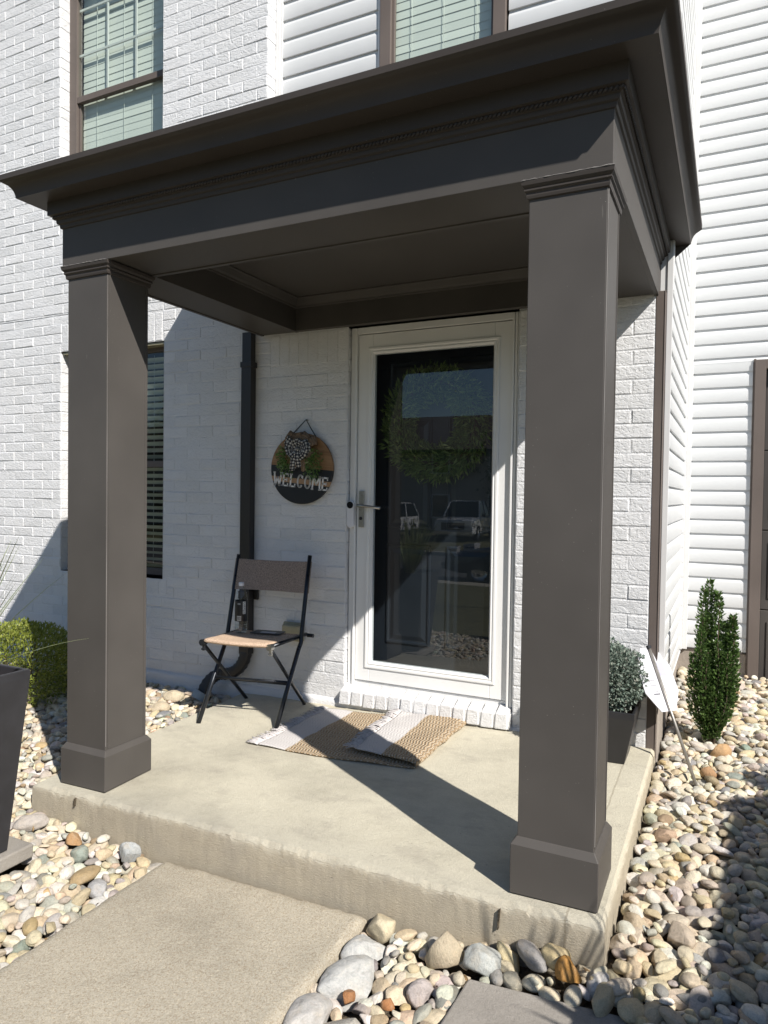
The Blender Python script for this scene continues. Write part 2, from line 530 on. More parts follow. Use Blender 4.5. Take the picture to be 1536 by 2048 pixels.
def slab_obj(name, xs, ys, top, bottom, m, edge_noise=.004, kind='structure'):
    """slab with a gridded, slightly worn top and rounded arrises"""
    nx, ny = len(xs), len(ys)
    XX, YY = np.meshgrid(xs, ys, indexing='ij')
    Z = top(XX, YY)
    rr = np.random.default_rng(3)
    e = np.zeros_like(Z)
    e[0, :] = 1; e[-1, :] = 1; e[:, 0] = 1; e[:, -1] = 1
    w = rr.random(Z.shape); w = (w + np.roll(w, 1, 0) + np.roll(w, 1, 1)) / 3
    chip = np.zeros(nx)
    if name == 'stoop':
        for _ in range(26):
            c0 = rr.integers(2, nx - 2); wd_ = rr.integers(1, 5); chip[max(0, c0 - wd_):c0 + wd_] = np.maximum(chip[max(0, c0 - wd_):c0 + wd_], rr.uniform(.003, .011))
    Z = Z - e * (.004 + edge_noise * 2 * w)
    Z[:, 0] -= chip
    P = np.stack([XX, YY, Z], -1)
    mb = MB(); mb.grid(P)
    mb.f = [tuple(reversed(f)) for f in mb.f]
    # outward rim then down
    per = [(i, 0) for i in range(nx)] + [(nx - 1, j) for j in range(1, ny)] + [(i, ny - 1) for i in range(nx - 2, -1, -1)] + [(0, j) for j in range(ny - 2, 0, -1)]
    cx, cy = (xs[0] + xs[-1]) / 2, (ys[0] + ys[-1]) / 2
    idx_top = [i * ny + j for i, j in per]
    rings = [idx_top]
    for (off, dz) in ((.0015, .0015), (.004, .006), (.0055, .018), (.006, .05), (.006, .10), (.007, None)):
        ring = []
        for (i, j) in per:
            x, y, z = P[i, j]
            sx = -1 if i == 0 else (1 if i == nx - 1 else 0)
            sy = -1 if j == 0 else (1 if j == ny - 1 else 0)
            jit = edge_noise * .6 * rr.random()
            zz = bottom if dz is None else z - dz
            ring.append((x + sx * (off - jit), y + sy * (off - jit), zz))
        b = mb.add(ring, [])
        rings.append(list(range(b, b + len(ring))))
    k = len(per)
    for a, b in zip(rings[:-1], rings[1:]):
        for i in range(k):
            mb.f.append((a[i], b[i], b[(i + 1) % k], a[(i + 1) % k])); mb.m.append(0)
    o = mb.build(name, m, smooth=True)
    me = o.data
    bm = bmesh.new(); bm.from_mesh(me); bmesh.ops.recalc_face_normals(bm, faces=bm.faces); bm.to_mesh(me); bm.free()
    me.set_sharp_from_angle(angle=R(32))
    if kind: o['kind'] = kind
    return o

# ---------------------------------------------------------------- ground, lawn, beds, path, stoop
mb = MB(); mb.add([(-150, -200, -.98), (150, -200, -.98), (150, 60, -.98), (-150, 60, -.98)], [(0, 1, 2, 3)])
tag(mb.build('ground', M['grass']), kind='structure')
def flat_grid(name, x0, x1, y0, y1, nx, ny, zf, m, kind='structure'):
    xs = np.linspace(x0, x1, nx); ys = np.linspace(y0, y1, ny)
    XX, YY = np.meshgrid(xs, ys, indexing='ij')
    mb = MB(); mb.grid(np.stack([XX, YY, zf(XX, YY)], -1)); mb.f = [tuple(reversed(f)) for f in mb.f]
    return tag(mb.build(name, m, smooth=True), kind=kind)
flat_grid('lawn', -40, 2.30, -10.8, -3.36, 60, 16, lambda x, y: -.215 + .012 * np.sin(x * 1.7) * np.cos(y * 2.1) + .062 * (y + 3.36), M['grass'])
flat_grid('far_lawn', -70, 70, -70, -20.5, 8, 8, lambda x, y: -.86 + 0 * x, M['grass'])
flat_grid('soil_right', 1.60, 2.34, -3.4, 1.56, 14, 50, lambda x, y: g_h(x, y) - .045, M['soil'])
flat_grid('soil_front', .9, 1.602, -3.4, -1.5, 14, 20, lambda x, y: g_h(x, np.minimum(y, -1.545)) - .045, M['soil'])
flat_grid('soil_left', -4.2, .06, -3.4, -1.5, 50, 20, lambda x, y: g_h(x, np.minimum(y, -1.545)) - .05, M['soil'])
flat_grid('soil_side', -4.2, -.76, -1.56, .02, 40, 24, lambda x, y: g_h(x, np.maximum(y, -1.535)) - .045, M['soil'])

slab_obj('stoop', np.linspace(-.789 + .01, 1.695 - .01, 250), np.linspace(-1.54 + .01, .012, 90),
         lambda x, y: st_z(x, y) + .0012 * np.sin(x * 9 + y * 4) + .0010 * np.sin(y * 15 - x * 3), -.34, M['stoop'], .0045)
wz = lambda x, y: -.190 + .026 * x + .012 * (y + 1.55)
slab_obj('path', np.linspace(.022, .915, 50), np.linspace(-3.05, -1.558, 70), wz, -.36, M['walk'], .005)
slab_obj('path', np.linspace(.022, .915, 24), np.linspace(-10.7, -3.07, 60), lambda x, y: wz(x, y * 0 - 3.07) + .060 * (y + 3.07), -1.0, M['walk'], .003)
slab_obj('driveway', np.linspace(2.36, 8.3, 12), np.linspace(-10.7, 1.35, 24), lambda x, y: -.02 + .055 * (np.minimum(y, -2) + 2) + 0 * y, -1.2, M['drive'], .002)
mb = MB()
for (xx_, top_, dep) in ((-.505, -.052, .045), (1.372, -.020, .070)):
    mb.hexa([(xx_ - .002, -1.5468, top_ - dep), (xx_ + .0005, -1.5468, top_ - dep), (xx_ + .0005, -1.53, top_ - dep), (xx_ - .002, -1.53, top_ - dep)],
            [(xx_ - .000, -1.5458, top_ - .010), (xx_ + .0045, -1.5458, top_ - .008), (xx_ + .0045, -1.53, top_ - .008), (xx_ - .000, -1.53, top_ - .010)])
tag(mb.build('stoop_joint', M['soil']), kind='structure')
# street with kerbs, behind the camera; seen in the door glass
mb = MB(); mb.add([(-90, -19.6, -.88), (90, -19.6, -.88), (90, -11.8, -.88), (-90, -11.8, -.88)], [(0, 1, 2, 3)])
tag(mb.build('street', M['asphalt']), kind='structure')
mb = MB(); mb.box(-90, 90, -11.8, -11.62, -1.1, -.74); mb.box(-90, 90, -19.8, -19.6, -1.1, -.74)
tag(mb.build('kerb', M['drive'], bevel=.02), kind='structure')
slab_obj('pavement', np.linspace(-60, 60, 60), np.linspace(-11.6, -10.75, 4), lambda x, y: -.715 + 0 * x, -1.1, M['drive'], .002)

# ---------------------------------------------------------------- brick walls
COURSE, BLEN, JT = .0722, .2165, .0085
def rect_minus(x0, x1, holes, z0, z1):
    segs = [(x0, x1)]
    for (a, b, c, d) in holes:
        if z1 > c + .004 and z0 < d - .004:
            out = []
            for (s, e) in segs:
                if b <= s or a >= e: out.append((s, e)); continue
                if a > s: out.append((s, a))
                if b < e: out.append((b, e))
            segs = out
    return segs

class Bricks:
    def __init__(s, org, u, nrm):
        s.o = np.array(org, float); s.u = np.array(u, float); s.n = np.array(nrm, float)
        s.mb = MB(); s.r = np.random.default_rng(11)
    def P(s, a, z, d): return s.o + s.u * a + s.n * d + np.array([0, 0, z])
    def brick(s, a0, a1, z0, z1, ext=0):
        r = s.r; j = JT / 2
        a0 += j; a1 -= j; z0 += j; z1 -= j
        if a1 - a0 < .012: return
        p = .0 + r.normal(0, .0009)
        tilt = r.normal(0, .0008, 4)
        e = .0035
        q = [(a0, z0), (a1, z0), (a1, z1), (a0, z1)]
        qi = [(a0 + e, z0 + e), (a1 - e, z0 + e), (a1 - e, z1 - e), (a0 + e, z1 - e)]
        v = [s.P(a + r.normal(0, .0012), z + r.normal(0, .0012), -.0040) for a, z in q]
        v += [s.P(a, z, -.0011 + p * .5) for a, z in q]
        v += [s.P(a + r.normal(0, .0008), z + r.normal(0, .0008), p + tilt[i]) for i, (a, z) in enumerate(qi)]
        f = [(8, 9, 10, 11)]
        for k in range(4):
            k2 = (k + 1) % 4
            f += [(k, k2, 4 + k2, 4 + k), (4 + k, 4 + k2, 8 + k2, 8 + k)]
        s.mb.add(v, f, 0, float(np.clip(.5 + r.normal(0, .22), 0, 1)))
    def wall(s, a0, a1, z0, z1, holes=(), zref=0.0, shift=0.0, soldiers=()):
        allh = list(holes) + list(soldiers)
        k = math.floor((z0 - zref) / COURSE)
        while zref + k * COURSE < z1 - .01:
            zb = zref + k * COURSE; zt = zb + COURSE
            zb_, zt_ = max(zb, z0), min(zt, z1)
            off = (BLEN / 2 if k % 2 else 0) + shift
            for (sa, sb) in rect_minus(a0, a1, allh, zb_, zt_):
                t = sa
                nb = off + math.ceil((sa - off + 1e-6) / BLEN) * BLEN
                if nb - sa < .035: nb += BLEN
                while t < sb - 1e-4:
                    e = min(nb, sb)
                    if sb - e < .035: e = sb
                    s.brick(t, e, zb_, zt_)
                    t = e; nb += BLEN
                    if nb < t: nb += BLEN
            k += 1
        for (a, b, c, d) in soldiers:
            n = max(1, round((b - a) / COURSE))
            for i in range(n):
                s.brick(a + (b - a) * i / n, a + (b - a) * (i + 1) / n, c, d)
        # mortar sheet
        xs = sorted(set([a0, a1] + [h[0] for h in holes] + [h[1] for h in holes]))
        zs = sorted(set([z0, z1] + [h[2] for h in holes] + [h[3] for h in holes]))
        xs = [x for x in xs if a0 <= x <= a1]; zs = [z for z in zs if z0 <= z <= z1]
        for i in range(len(xs) - 1):
            for j in range(len(zs) - 1):
                cx, cz = (xs[i] + xs[i + 1]) / 2, (zs[j] + zs[j + 1]) / 2
                if any(h[0] < cx < h[1] and h[2] < cz < h[3] for h in holes): continue
                v = [s.P(xs[i], zs[j], -.0026), s.P(xs[i + 1], zs[j], -.0026), s.P(xs[i + 1], zs[j + 1], -.0026), s.P(xs[i], zs[j + 1], -.0026)]
                s.mb.add(v, [(0, 1, 2, 3)], 0, .45)

house = empty('house', (0, 1.5, -.1), 'white two storey house of painted brick and vinyl siding behind the porch', 'house')
ZR = .0355
WIN_L = (-2.486, -1.483, .661, 2.284)     # lower left window opening
WIN_U = (-2.504, -1.505, 3.20, 5.05)      # upper left window opening
DOOR = (-.05, .975, .02, 2.245)
B = Bricks((0, 0, 0), (1, 0, 0), (0, -1, 0))
B.wall(-4.6, 1.647, .035, 2.55, [WIN_L, DOOR], ZR, 0.03,
       [(WIN_L[0] + .01, WIN_L[1] - .01, 2.284, 2.482), (WIN_L[0] - .04, WIN_L[1] + .04, .553, .661), (-.60, -.05, 2.045, 2.24), (.975, 1.30, 2.045, 2.24)])
B.wall(-4.6, -.65, 2.55, 6.6, [WIN_U], ZR, 0.03, [(WIN_U[0], WIN_U[1], 5.05, 5.25)])
B.mb.box(-.645, 1.64, .012, .09, 2.50, 2.56)
front = B.mb
front.build('brick_wall', M['brick'], house, tone=True)
# returns: faces turned towards +x
def ret(x, y0, y1, z0, z1, name='brick_return', nrm=1):
    b = Bricks((x, y0, 0), (0, 1, 0), (nrm, 0, 0)) if nrm > 0 else Bricks((x, y1, 0), (0, -1, 0), (nrm, 0, 0))
    b.wall(.003, y1 - y0, z0, z1, (), ZR, .1)
    return b.mb
for args in ((-.65, 0.0, .12, 2.6, 6.6), (1.647, 0.0, .10, .03, 2.5), (WIN_L[0], 0.0, .10, WIN_L[2], WIN_L[3]), (WIN_U[0], 0.0, .10, WIN_U[2], WIN_U[3]), (DOOR[0], 0.0, .05, .1, 2.24)):
    ret(*args).build('brick_return', M['brick'], house, tone=True)
for args in ((WIN_L[1], 0.0, .10, WIN_L[2], WIN_L[3]), (WIN_U[1], 0.0, .10, WIN_U[2], WIN_U[3]), (DOOR[1], 0.0, .05, .1, 2.24)):
    ret(*args, nrm=-1).build('brick_return', M['brick'], house, tone=True)
# painted foundation ledge under the bricks
mb = MB()
xs = np.linspace(-4.6, 1.64, 120)
rr = np.random.default_rng(5)
for i in range(len(xs) - 1):
    pass
P = np.zeros((len(xs), 4, 3))
jit = rr.normal(0, .003, (len(xs), 4))
for i, x in enumerate(xs):
    P[i, 0] = (x, -.030 + jit[i, 0], -.35); P[i, 1] = (x, -.027 + jit[i, 1], .010 + .35 * jit[i, 0]); P[i, 2] = (x, -.018 + jit[i, 2] * .6, .027 + jit[i, 2] * .4); P[i, 3] = (x, .004, .036)
mb.grid(P)
mb.build('foundation', M['brick'], house, smooth=True, tone=True)
# rowlock sill under the storm door
mb = MB()
rr = np.random.default_rng(8)
n = 13
for i in range(n):
    a = -.052 + i * (1.026 / n); b = a + 1.026 / n - .009
    dz = rr.normal(0, .002); dy = rr.normal(0, .003)
    mb.hexa([(a, -.058 + dy, .028 + dz), (b, -.058 + dy, .030 + dz), (b, .045, .030), (a, .045, .030)],
            [(a + .003, -.050 + dy, .108 + dz), (b - .003, -.050 + dy, .109 + dz), (b, .045, .133), (a, .045, .133)])
mb.box(-.048, .972, -.046, .044, .026, .104)
mb.box(-.055, .98, -.03, .012, .000, .031)
mb.build('door_sill', M['brick'], house, bevel=.005, tone=True)

# ---------------------------------------------------------------- vinyl siding
def siding(o, u, nrm, L, z0, z1, pitch, zref=0.0):
    """Dutch lap siding from point o along unit u, outward nrm"""
    o = np.array(o, float); u = np.array(u, float); nrm = np.array(nrm, float)
    prof = [(.0040, 0.0), (.0140, .0005), (.0148, .003), (.0140, .70), (.0125, .76), (.0062, .86), (.0044, .90), (.0040, 1.0)]
    mb = MB()
    k = math.floor((z0 - zref) / pitch)
    r2 = np.random.default_rng(2)
    while zref + k * pitch < z1:
        b = zref + k * pitch
        ns = max(2, int(L / .6) + 1)
        pts = np.zeros((len(prof), ns, 3))
        for i, (d, t) in enumerate(prof):
            zz = b + (t if t < .01 else t * pitch)
            zz = min(max(zz, z0), z1)
            for j in range(ns):
                pts[i, j] = o + u * (L * j / (ns - 1)) + nrm * (d + .0010 * math.sin(j * 2.3 + k * 1.7)) + np.array([0, 0, zz])
        mb.grid(pts)
        k += 1
    return mb
def fin(mb, name='siding', angle=18):
    o = mb.build(name, M['siding'], house)
    bm = bmesh.new(); bm.from_mesh(o.data); bmesh.ops.remove_doubles(bm, verts=bm.verts, dist=1e-5); bm.to_mesh(o.data); bm.free()
    o.data.polygons.foreach_set('use_smooth', [True] * len(o.data.polygons))
    o.data.set_sharp_from_angle(angle=R(28))
    return o
PU = .1170
WS = (.088, .845, 3.0, 5.0)               # upper window over the porch incl. trim
fin(siding((-.62, .115, 0), (1, 0, 0), (0, -1, 0), WS[0] + .62 - .012, 2.55, 6.5, PU, .02))
fin(siding((WS[1] + .012, .115, 0), (1, 0, 0), (0, -1, 0), 1.69 - WS[1] - .012, 2.55, 6.5, PU, .02))
fin(siding((WS[0], .115, 0), (1, 0, 0), (0, -1, 0), WS[1] - WS[0], 2.55, WS[2], PU, .02))
fin(siding((WS[0], .115, 0), (1, 0, 0), (0, -1, 0), WS[1] - WS[0], WS[3], 6.5, PU, .02))
PS = .0964
fin(siding((1.700, .062, 0), (0, 1, 0), (1, 0, 0), 1.5 - .062 - .02, .235, 6.5, PS, .262))
fin(siding((1.745, 1.515, 0), (1, 0, 0), (0, -1, 0), 2.105 - 1.745, .258, 2.154, PS, .262))
fin(siding((1.745, 1.515, 0), (1, 0, 0), (0, -1, 0), 7.6 - 1.745, 2.154, 6.5, PS, .262))
# siding trims
mb = MB()
mb.box(-.648, -.618, .085, .13, 2.6, 6.5); mb.box(-.618, -.606, .095, .13, 2.6, 6.5)
mb.box(WS[0] - .014, WS[0], .088, .13, WS[2] - .02, WS[3] + .02)
mb.box(1.672, 1.722, .085, .10, 2.62, 6.5); mb.box(1.700, 1.722, .10, .13, 2.62, 6.5)
mb.box(1.6588, 1.7215, .0622, .0845, 2.272, 2.62); mb.box(1.6915, 1.7185, .0545, .0615, .235, 2.60); mb.box(1.700, 1.722, 1.455, 1.52, .25, 6.5); mb.box(1.722, 1.752, 1.485, 1.52, .25, 6.5)
mb.build('corner_post', M['white_trim'], house, bevel=.002)
mb = MB(); mb.box(1.6475, 1.686, .0, .058, -.02, 2.26); mb.box(1.6865, 1.6905, -.003, .058, -.02, 2.262)
mb.build('corner_trim', M['window_brown'], house, bevel=.002)
# foundation of the side and garage walls
mb = MB(); mb.box(1.60, 1.694, .06, 1.6, -.3, .236); mb.box(1.60, 2.108, 1.507, 1.6, -.3, .262)
mb.build('foundation', M['mortar_grey'], house, bevel=.004)
mb = MB(); mb.box(1.70, 2.11, 1.498, 1.51, .250, .262); mb.box(1.695, 1.708, .07, 1.49, .228, .240)
mb.build('starter_strip', M['bronze_shaded'], house)
# garage door with frame
gd = MB(); gd.box(2.116, 2.180, 1.478, 1.53, .02, 2.16); gd.box(2.108, 2.122, 1.490, 1.53, .02, 2.168); gd.box(2.18, 7.3, 1.478, 1.53, 2.10, 2.16); gd.box(7.3, 7.36, 1.478, 1.53, .02, 2.16)
gar = gd.build('garage_door', M['window_brown'], house, bevel=.002)
mb = MB()
for i in range(4):
    z0 = .03 + i * .5175
    mb.box(2.181, 7.299, 1.545, 1.575, z0, z0 + .512)
    for j in range(8):
        xa = 2.22 + j * .635
        mb.box(xa, xa + .56, 1.538, 1.546, z0 + .07, z0 + .44)
mb.build('door_panel', M['bronze'], gar, bevel=.004)
# roof and inner walls (off the top of the photo)
mb = MB()
mb.add([(-4.9, -.35, 6.5), (1.9, -.35, 6.5), (1.9, 5, 9.6), (-4.9, 5, 9.6)], [(0, 1, 2, 3)])
mb.add([(1.4, 1.15, 6.5), (8, 1.15, 6.5), (8, 6, 9.4), (1.4, 6, 9.4)], [(0, 1, 2, 3)])
mb.box(-4.9, 1.7, -.02, 0.6, 6.5, 6.56); mb.box(1.71, 7.9, 1.2, 2.0, 6.5, 6.56)
mb.build('roof', M['shingle'], house)
M['interior'] = simple('room_dark', (.05, .048, .045), .9)
mb = MB(); mb.box(-4.5, 1.59, 1.6, 1.7, -.2, 6.4); mb.box(-4.62, -4.5, 0.02, 1.7, -.2, 6.4); mb.box(-4.5, 1.59, .2, 1.6, 2.56, 2.70); mb.box(-4.5, 1.59, .2, 1.6, -.2, -.05)
mb.box(1.60, 1.692, .12, 1.5, .24, 6.4); mb.box(-.6, 1.6, .118, .16, 5.1, 6.4); mb.box(-.6, .07, .118, .16, 2.6, 5.1); mb.box(.86, 1.66, .118, .16, 2.6, 5.1)
mb.box(1.71, 2.1, 1.53, 1.6, .26, 6.4); mb.box(2.1, 7.6, 1.58, 1.6, .0, 6.4)
mb.build('inner_wall', M['interior'], house)

# ---------------------------------------------------------------- windows
M['blind'] = simple('white_blind', (.72, .73, .70), .5, nscale=2, namt=.03)
def window(x0, x1, z0, z1, yf, ft, mr, blinds, glass, grid=False, label=None):
    """yf: front of the frame; ft: frame width; mr: meeting rail height"""
    f = MB()
    f.box(x0, x0 + ft, yf, yf + .05, z0, z1); f.box(x1 - ft, x1, yf, yf + .05, z0, z1)
    f.box(x0 + ft, x1 - ft, yf, yf + .05, z0, z0 + ft * .8); f.box(x0 + ft, x1 - ft, yf, yf + .05, z1 - ft * .8, z1)
    w = f.build('window', M['window_brown'], house, bevel=.002)
    if label: w['label'] = label
    s = MB()
    a, b = x0 + ft, x1 - ft
    s.box(a, b, yf + .004, yf + .040, mr, mr + .045)
    s.box(a, a + .016, yf + .022, yf + .045, z0 + ft * .8, mr); s.box(b - .016, b, yf + .022, yf + .045, z0 + ft * .8, mr)
    s.build('sash', M['window_brown'], w, bevel=.002)
    g = MB()
    g.add([(a, yf + .034, z0 + ft * .8), (b, yf + .034, z0 + ft * .8), (b, yf + .034, mr), (a, yf + .034, mr)], [(0, 1, 2, 3)])
    g.add([(a, yf + .020, mr + .045), (b, yf + .020, mr + .045), (b, yf + .020, z1 - ft * .8), (a, yf + .020, z1 - ft * .8)], [(0, 1, 2, 3)])
    g.build('glass_pane', glass, w)
    if grid:
        q = MB(); W = b - a
        for t in (.335, .665):
            q.box(a + W * t - .009, a + W * t + .009, yf + .026, yf + .034, mr + .045, z1 - ft * .8)
        hh = mr + .045 + .30
        while hh < z1 - .1:
            q.box(a, b, yf + .024, yf + .0335, hh, hh + .018); hh += .33
        q.build('muntin', M['white_trim'], w, bevel=.002)
    bl = MB(); pitch, ang, wid = blinds
    zz = z0 + ft
    r3 = np.random.default_rng(4)
    while zz < z1 - ft:
        da = ang + r3.normal(0, .03)
        c, s_ = math.cos(da) * wid / 2, math.sin(da) * wid / 2
        yb = yf + (.095 if ang < 1 else .062)
        pts = np.zeros((3, 2, 3))
        for i, t in enumerate((-1, 0, 1)):
            for j, xx in enumerate((a + .003, b - .003)):
                pts[i, j] = (xx, yb + c * t, zz + s_ * t + (.0025 if t == 0 else 0))
        bl.grid(pts)
        zz += pitch
    for t in (.18, .5, .82):
        xx = a + (b - a) * t
        bl.tube([(xx, yf + .052, z0 + ft), (xx + .004, yf + .050, (z0 + z1) / 2), (xx, yf + .052, z1 - ft)], .0014, 5)
    bl.build('blind', M['blind'], w, smooth=True)
    return w
window(WIN_L[0], WIN_L[1], WIN_L[2] + .012, WIN_L[3] - .004, .085, .055, 1.43, (.046, -.55, .048), M['dark_glass'], label='lower window behind the left porch column with open blinds')
window(WIN_U[0], WIN_U[1], WIN_U[2] + .012, WIN_U[3] - .004, .085, .075, 4.13, (.050, 1.52, .058), M['win_glass'], True, 'upper left window in the brick with closed blinds')
window(WS[0], WS[1], WS[2], WS[3], .080, .070, 4.5, (.050, 1.52, .058), M['win_glass'], label='upper window in the siding over the porch roof')
# steel lintel under the soldier bricks and sloping sills
mb = MB(); mb.box(WIN_L[0] + .012, WIN_L[1] - .002, .012, .08, 2.264, 2.279)
mb.build('lintel', M['beige_plastic'], house)

# ---------------------------------------------------------------- front door and storm door
fd = empty('front_door', (.46, .19, .13), 'dark navy panelled front door seen through the storm door glass', 'door')
mb = MB()
mb.box(.02, .905, .200, .235, .135, 2.165)
mb.build('door_slab', M['navy'], fd, bevel=.002)
def raised(x0, x1, z0, z1):
    mb = MB(); y = .1995
    def ring(e, yy): return [(x0 + e, yy, z0 + e), (x1 - e, yy, z0 + e), (x1 - e, yy, z1 - e), (x0 + e, yy, z1 - e)]
    seq = [(0, y), (.006, y - .008), (.014, y - .008), (.022, y + .0), (.030, y + .0), (.055, y - .009)]
    v = [];
    for e, yy in seq: v += ring(e, yy)
    f = []
    for i in range(len(seq) - 1):
        for k in range(4):
            k2 = (k + 1) % 4
            f.append((i * 4 + k, i * 4 + k2, (i + 1) * 4 + k2, (i + 1) * 4 + k))
    n_ = (len(seq) - 1) * 4
    f.append((n_, n_ + 1, n_ + 2, n_ + 3))
    mb.add(v, f); return mb
for (a, b) in ((.125, .415), (.51, .80)):
    for (c, d) in ((.36, .965), (1.06, 1.72), (1.80, 2.06)):
        raised(a, b, c, d).build('door_panel', M['navy'], fd)
mb = MB(); mb.lathe([(.0, 0), (.028, .0), (.028, .012), (.012, .016), (.012, .04), (.026, .05), (.028, .065), (.018, .078), (0, .08)], 0, 0, 20, cap=False)
o = mb.build('door_knob', M['nickel'], fd, smooth=True)
o.rotation_euler = (R(90), 0, 0); o.location = (.845 - .46, .0, .99)

sdr = empty('storm_door', (.465, .05, .15), 'white framed full view glass storm door in the brick doorway', 'door')
YD = .040
mb = MB()
x0, x1, z0, z1 = 0.0, .930, .155, 2.198
gx0, gx1, gz0, gz1 = .094, .834, .262, 2.092
mb.box(x0, gx0, YD, YD + .032, z0, z1); mb.box(gx1, x1, YD, YD + .032, z0, z1)
mb.box(gx0, gx1, YD, YD + .032, z0, gz0); mb.box(gx0, gx1, YD, YD + .032, gz1, z1)
mb.build('door_frame', M['door_white'], sdr, bevel=.003)
# stepped glazing bead and mitre lines
mb = MB()
def bead(e0, e1, ya, yb):
    q = lambda e, y: [(gx0 + e, y, gz0 + e), (gx1 - e, y, gz0 + e), (gx1 - e, y, gz1 - e), (gx0 + e, y, gz1 - e)]
    v = q(e0, ya) + q(e1, yb)
    mb.add(v, [(k, (k + 1) % 4, 4 + (k + 1) % 4, 4 + k) for k in range(4)])
bead(-.030, -.026, YD - .001, YD - .007); bead(-.026, -.016, YD - .007, YD - .007); bead(-.016, -.010, YD - .007, YD - .002)
bead(-.010, -.001, YD - .002, YD - .005); bead(-.001, .010, YD - .005, YD + .010); bead(.010, .012, YD + .010, YD + .03)
mb.build('glazing_bead', M['door_white'], sdr)
mb = MB(); mb.add([(gx0, YD + .014, gz0), (gx1, YD + .014, gz0), (gx1, YD + .014, gz1), (gx0, YD + .014, gz1)], [(0, 1, 2, 3)])
mb.build('glass_pane', M['door_glass'], sdr)
# door casing fixed to the house round it
mb = MB()
mb.box(-.044, -.004, .030, .07, .12, 2.24); mb.box(.936, .972, .030, .07, .12, 2.24); mb.box(-.004, .936, .030, .07, 2.203, 2.24)
mb.box(-.012, -.003, .020, .031, .12, 2.236); mb.box(.934, .946, .018, .031, .12, 2.236); mb.box(.950, .962, .022, .031, .12, 2.236)
mb.box(-.044, .972, .050, .2, .112, .150)
mb.build('door_casing', M['door_white'], house, bevel=.002)
mb = MB(); mb.box(-.044, .018, .074, .26, .13, 2.24); mb.box(.907, .972, .074, .26, .13, 2.24); mb.box(.018, .907, .074, .26, 2.168, 2.24)
mb.build('door_jamb', M['navy'], house)
# handle
hd = MB(); hd.box(.018, .050, YD - .012, YD - .001, 1.066, 1.280)
h = hd.build('handle', M['nickel'], sdr, bevel=.002)
mb = MB(); mb.tube([(.034, YD - .012, 1.192), (.034, YD - .045, 1.192)], .009, 12)
mb.tube([(.026, YD - .045, 1.193), (.07, YD - .047, 1.192), (.12, YD - .046, 1.188), (.175, YD - .042, 1.182)], [.009, .008, .008, .009], 12, flat=1)
mb.build('lever', M['nickel'], h, smooth=True)
mb = MB(); mb.tube([(.034, YD - .016, 1.118), (.034, YD - .011, 1.118)], .010, 16); mb.box(.032, .036, YD - .018, YD - .0155, 1.112, 1.124)
mb.build('lock_cylinder', M['black_plastic'], h)
for zz in (.4, 1.15, 1.95):
    mb = MB(); mb.box(.926, .936, YD - .006, YD + .004, zz, zz + .07)
    mb.build('hinge', M['door_white'], sdr, bevel=.001)
# doorbell
db = empty('doorbell', (-.027, .03, 1.14), 'slim white video doorbell with a round black lens beside the storm door', 'doorbell')
mb = MB()
n = 20; prof = []
for k in range(n + 1): a = math.pi * k / n; prof.append((-.027 + .0245 * math.cos(a), 1.198 + .0245 * math.sin(a)))
for k in range(n + 1): a = math.pi + math.pi * k / n; prof.append((-.027 + .0245 * math.cos(a), 1.085 + .0245 * math.sin(a)))
m_ = len(prof)
v = [(a, .004, b) for a, b in prof] + [(a, .030, b) for a, b in prof]
mb.add(v, [tuple(range(m_ - 1, -1, -1)), tuple(range(m_, 2 * m_))] + [(k, (k + 1) % m_, m_ + (k + 1) % m_, m_ + k) for k in range(m_)])
mb.build('housing', M['plastic_white'], db, bevel=.004, seg=3)
mb = MB(); mb.tube([(-.027, .001, 1.196), (-.027, .006, 1.196)], .0205, 28)
mb.build('lens', M['lens_black'], db)

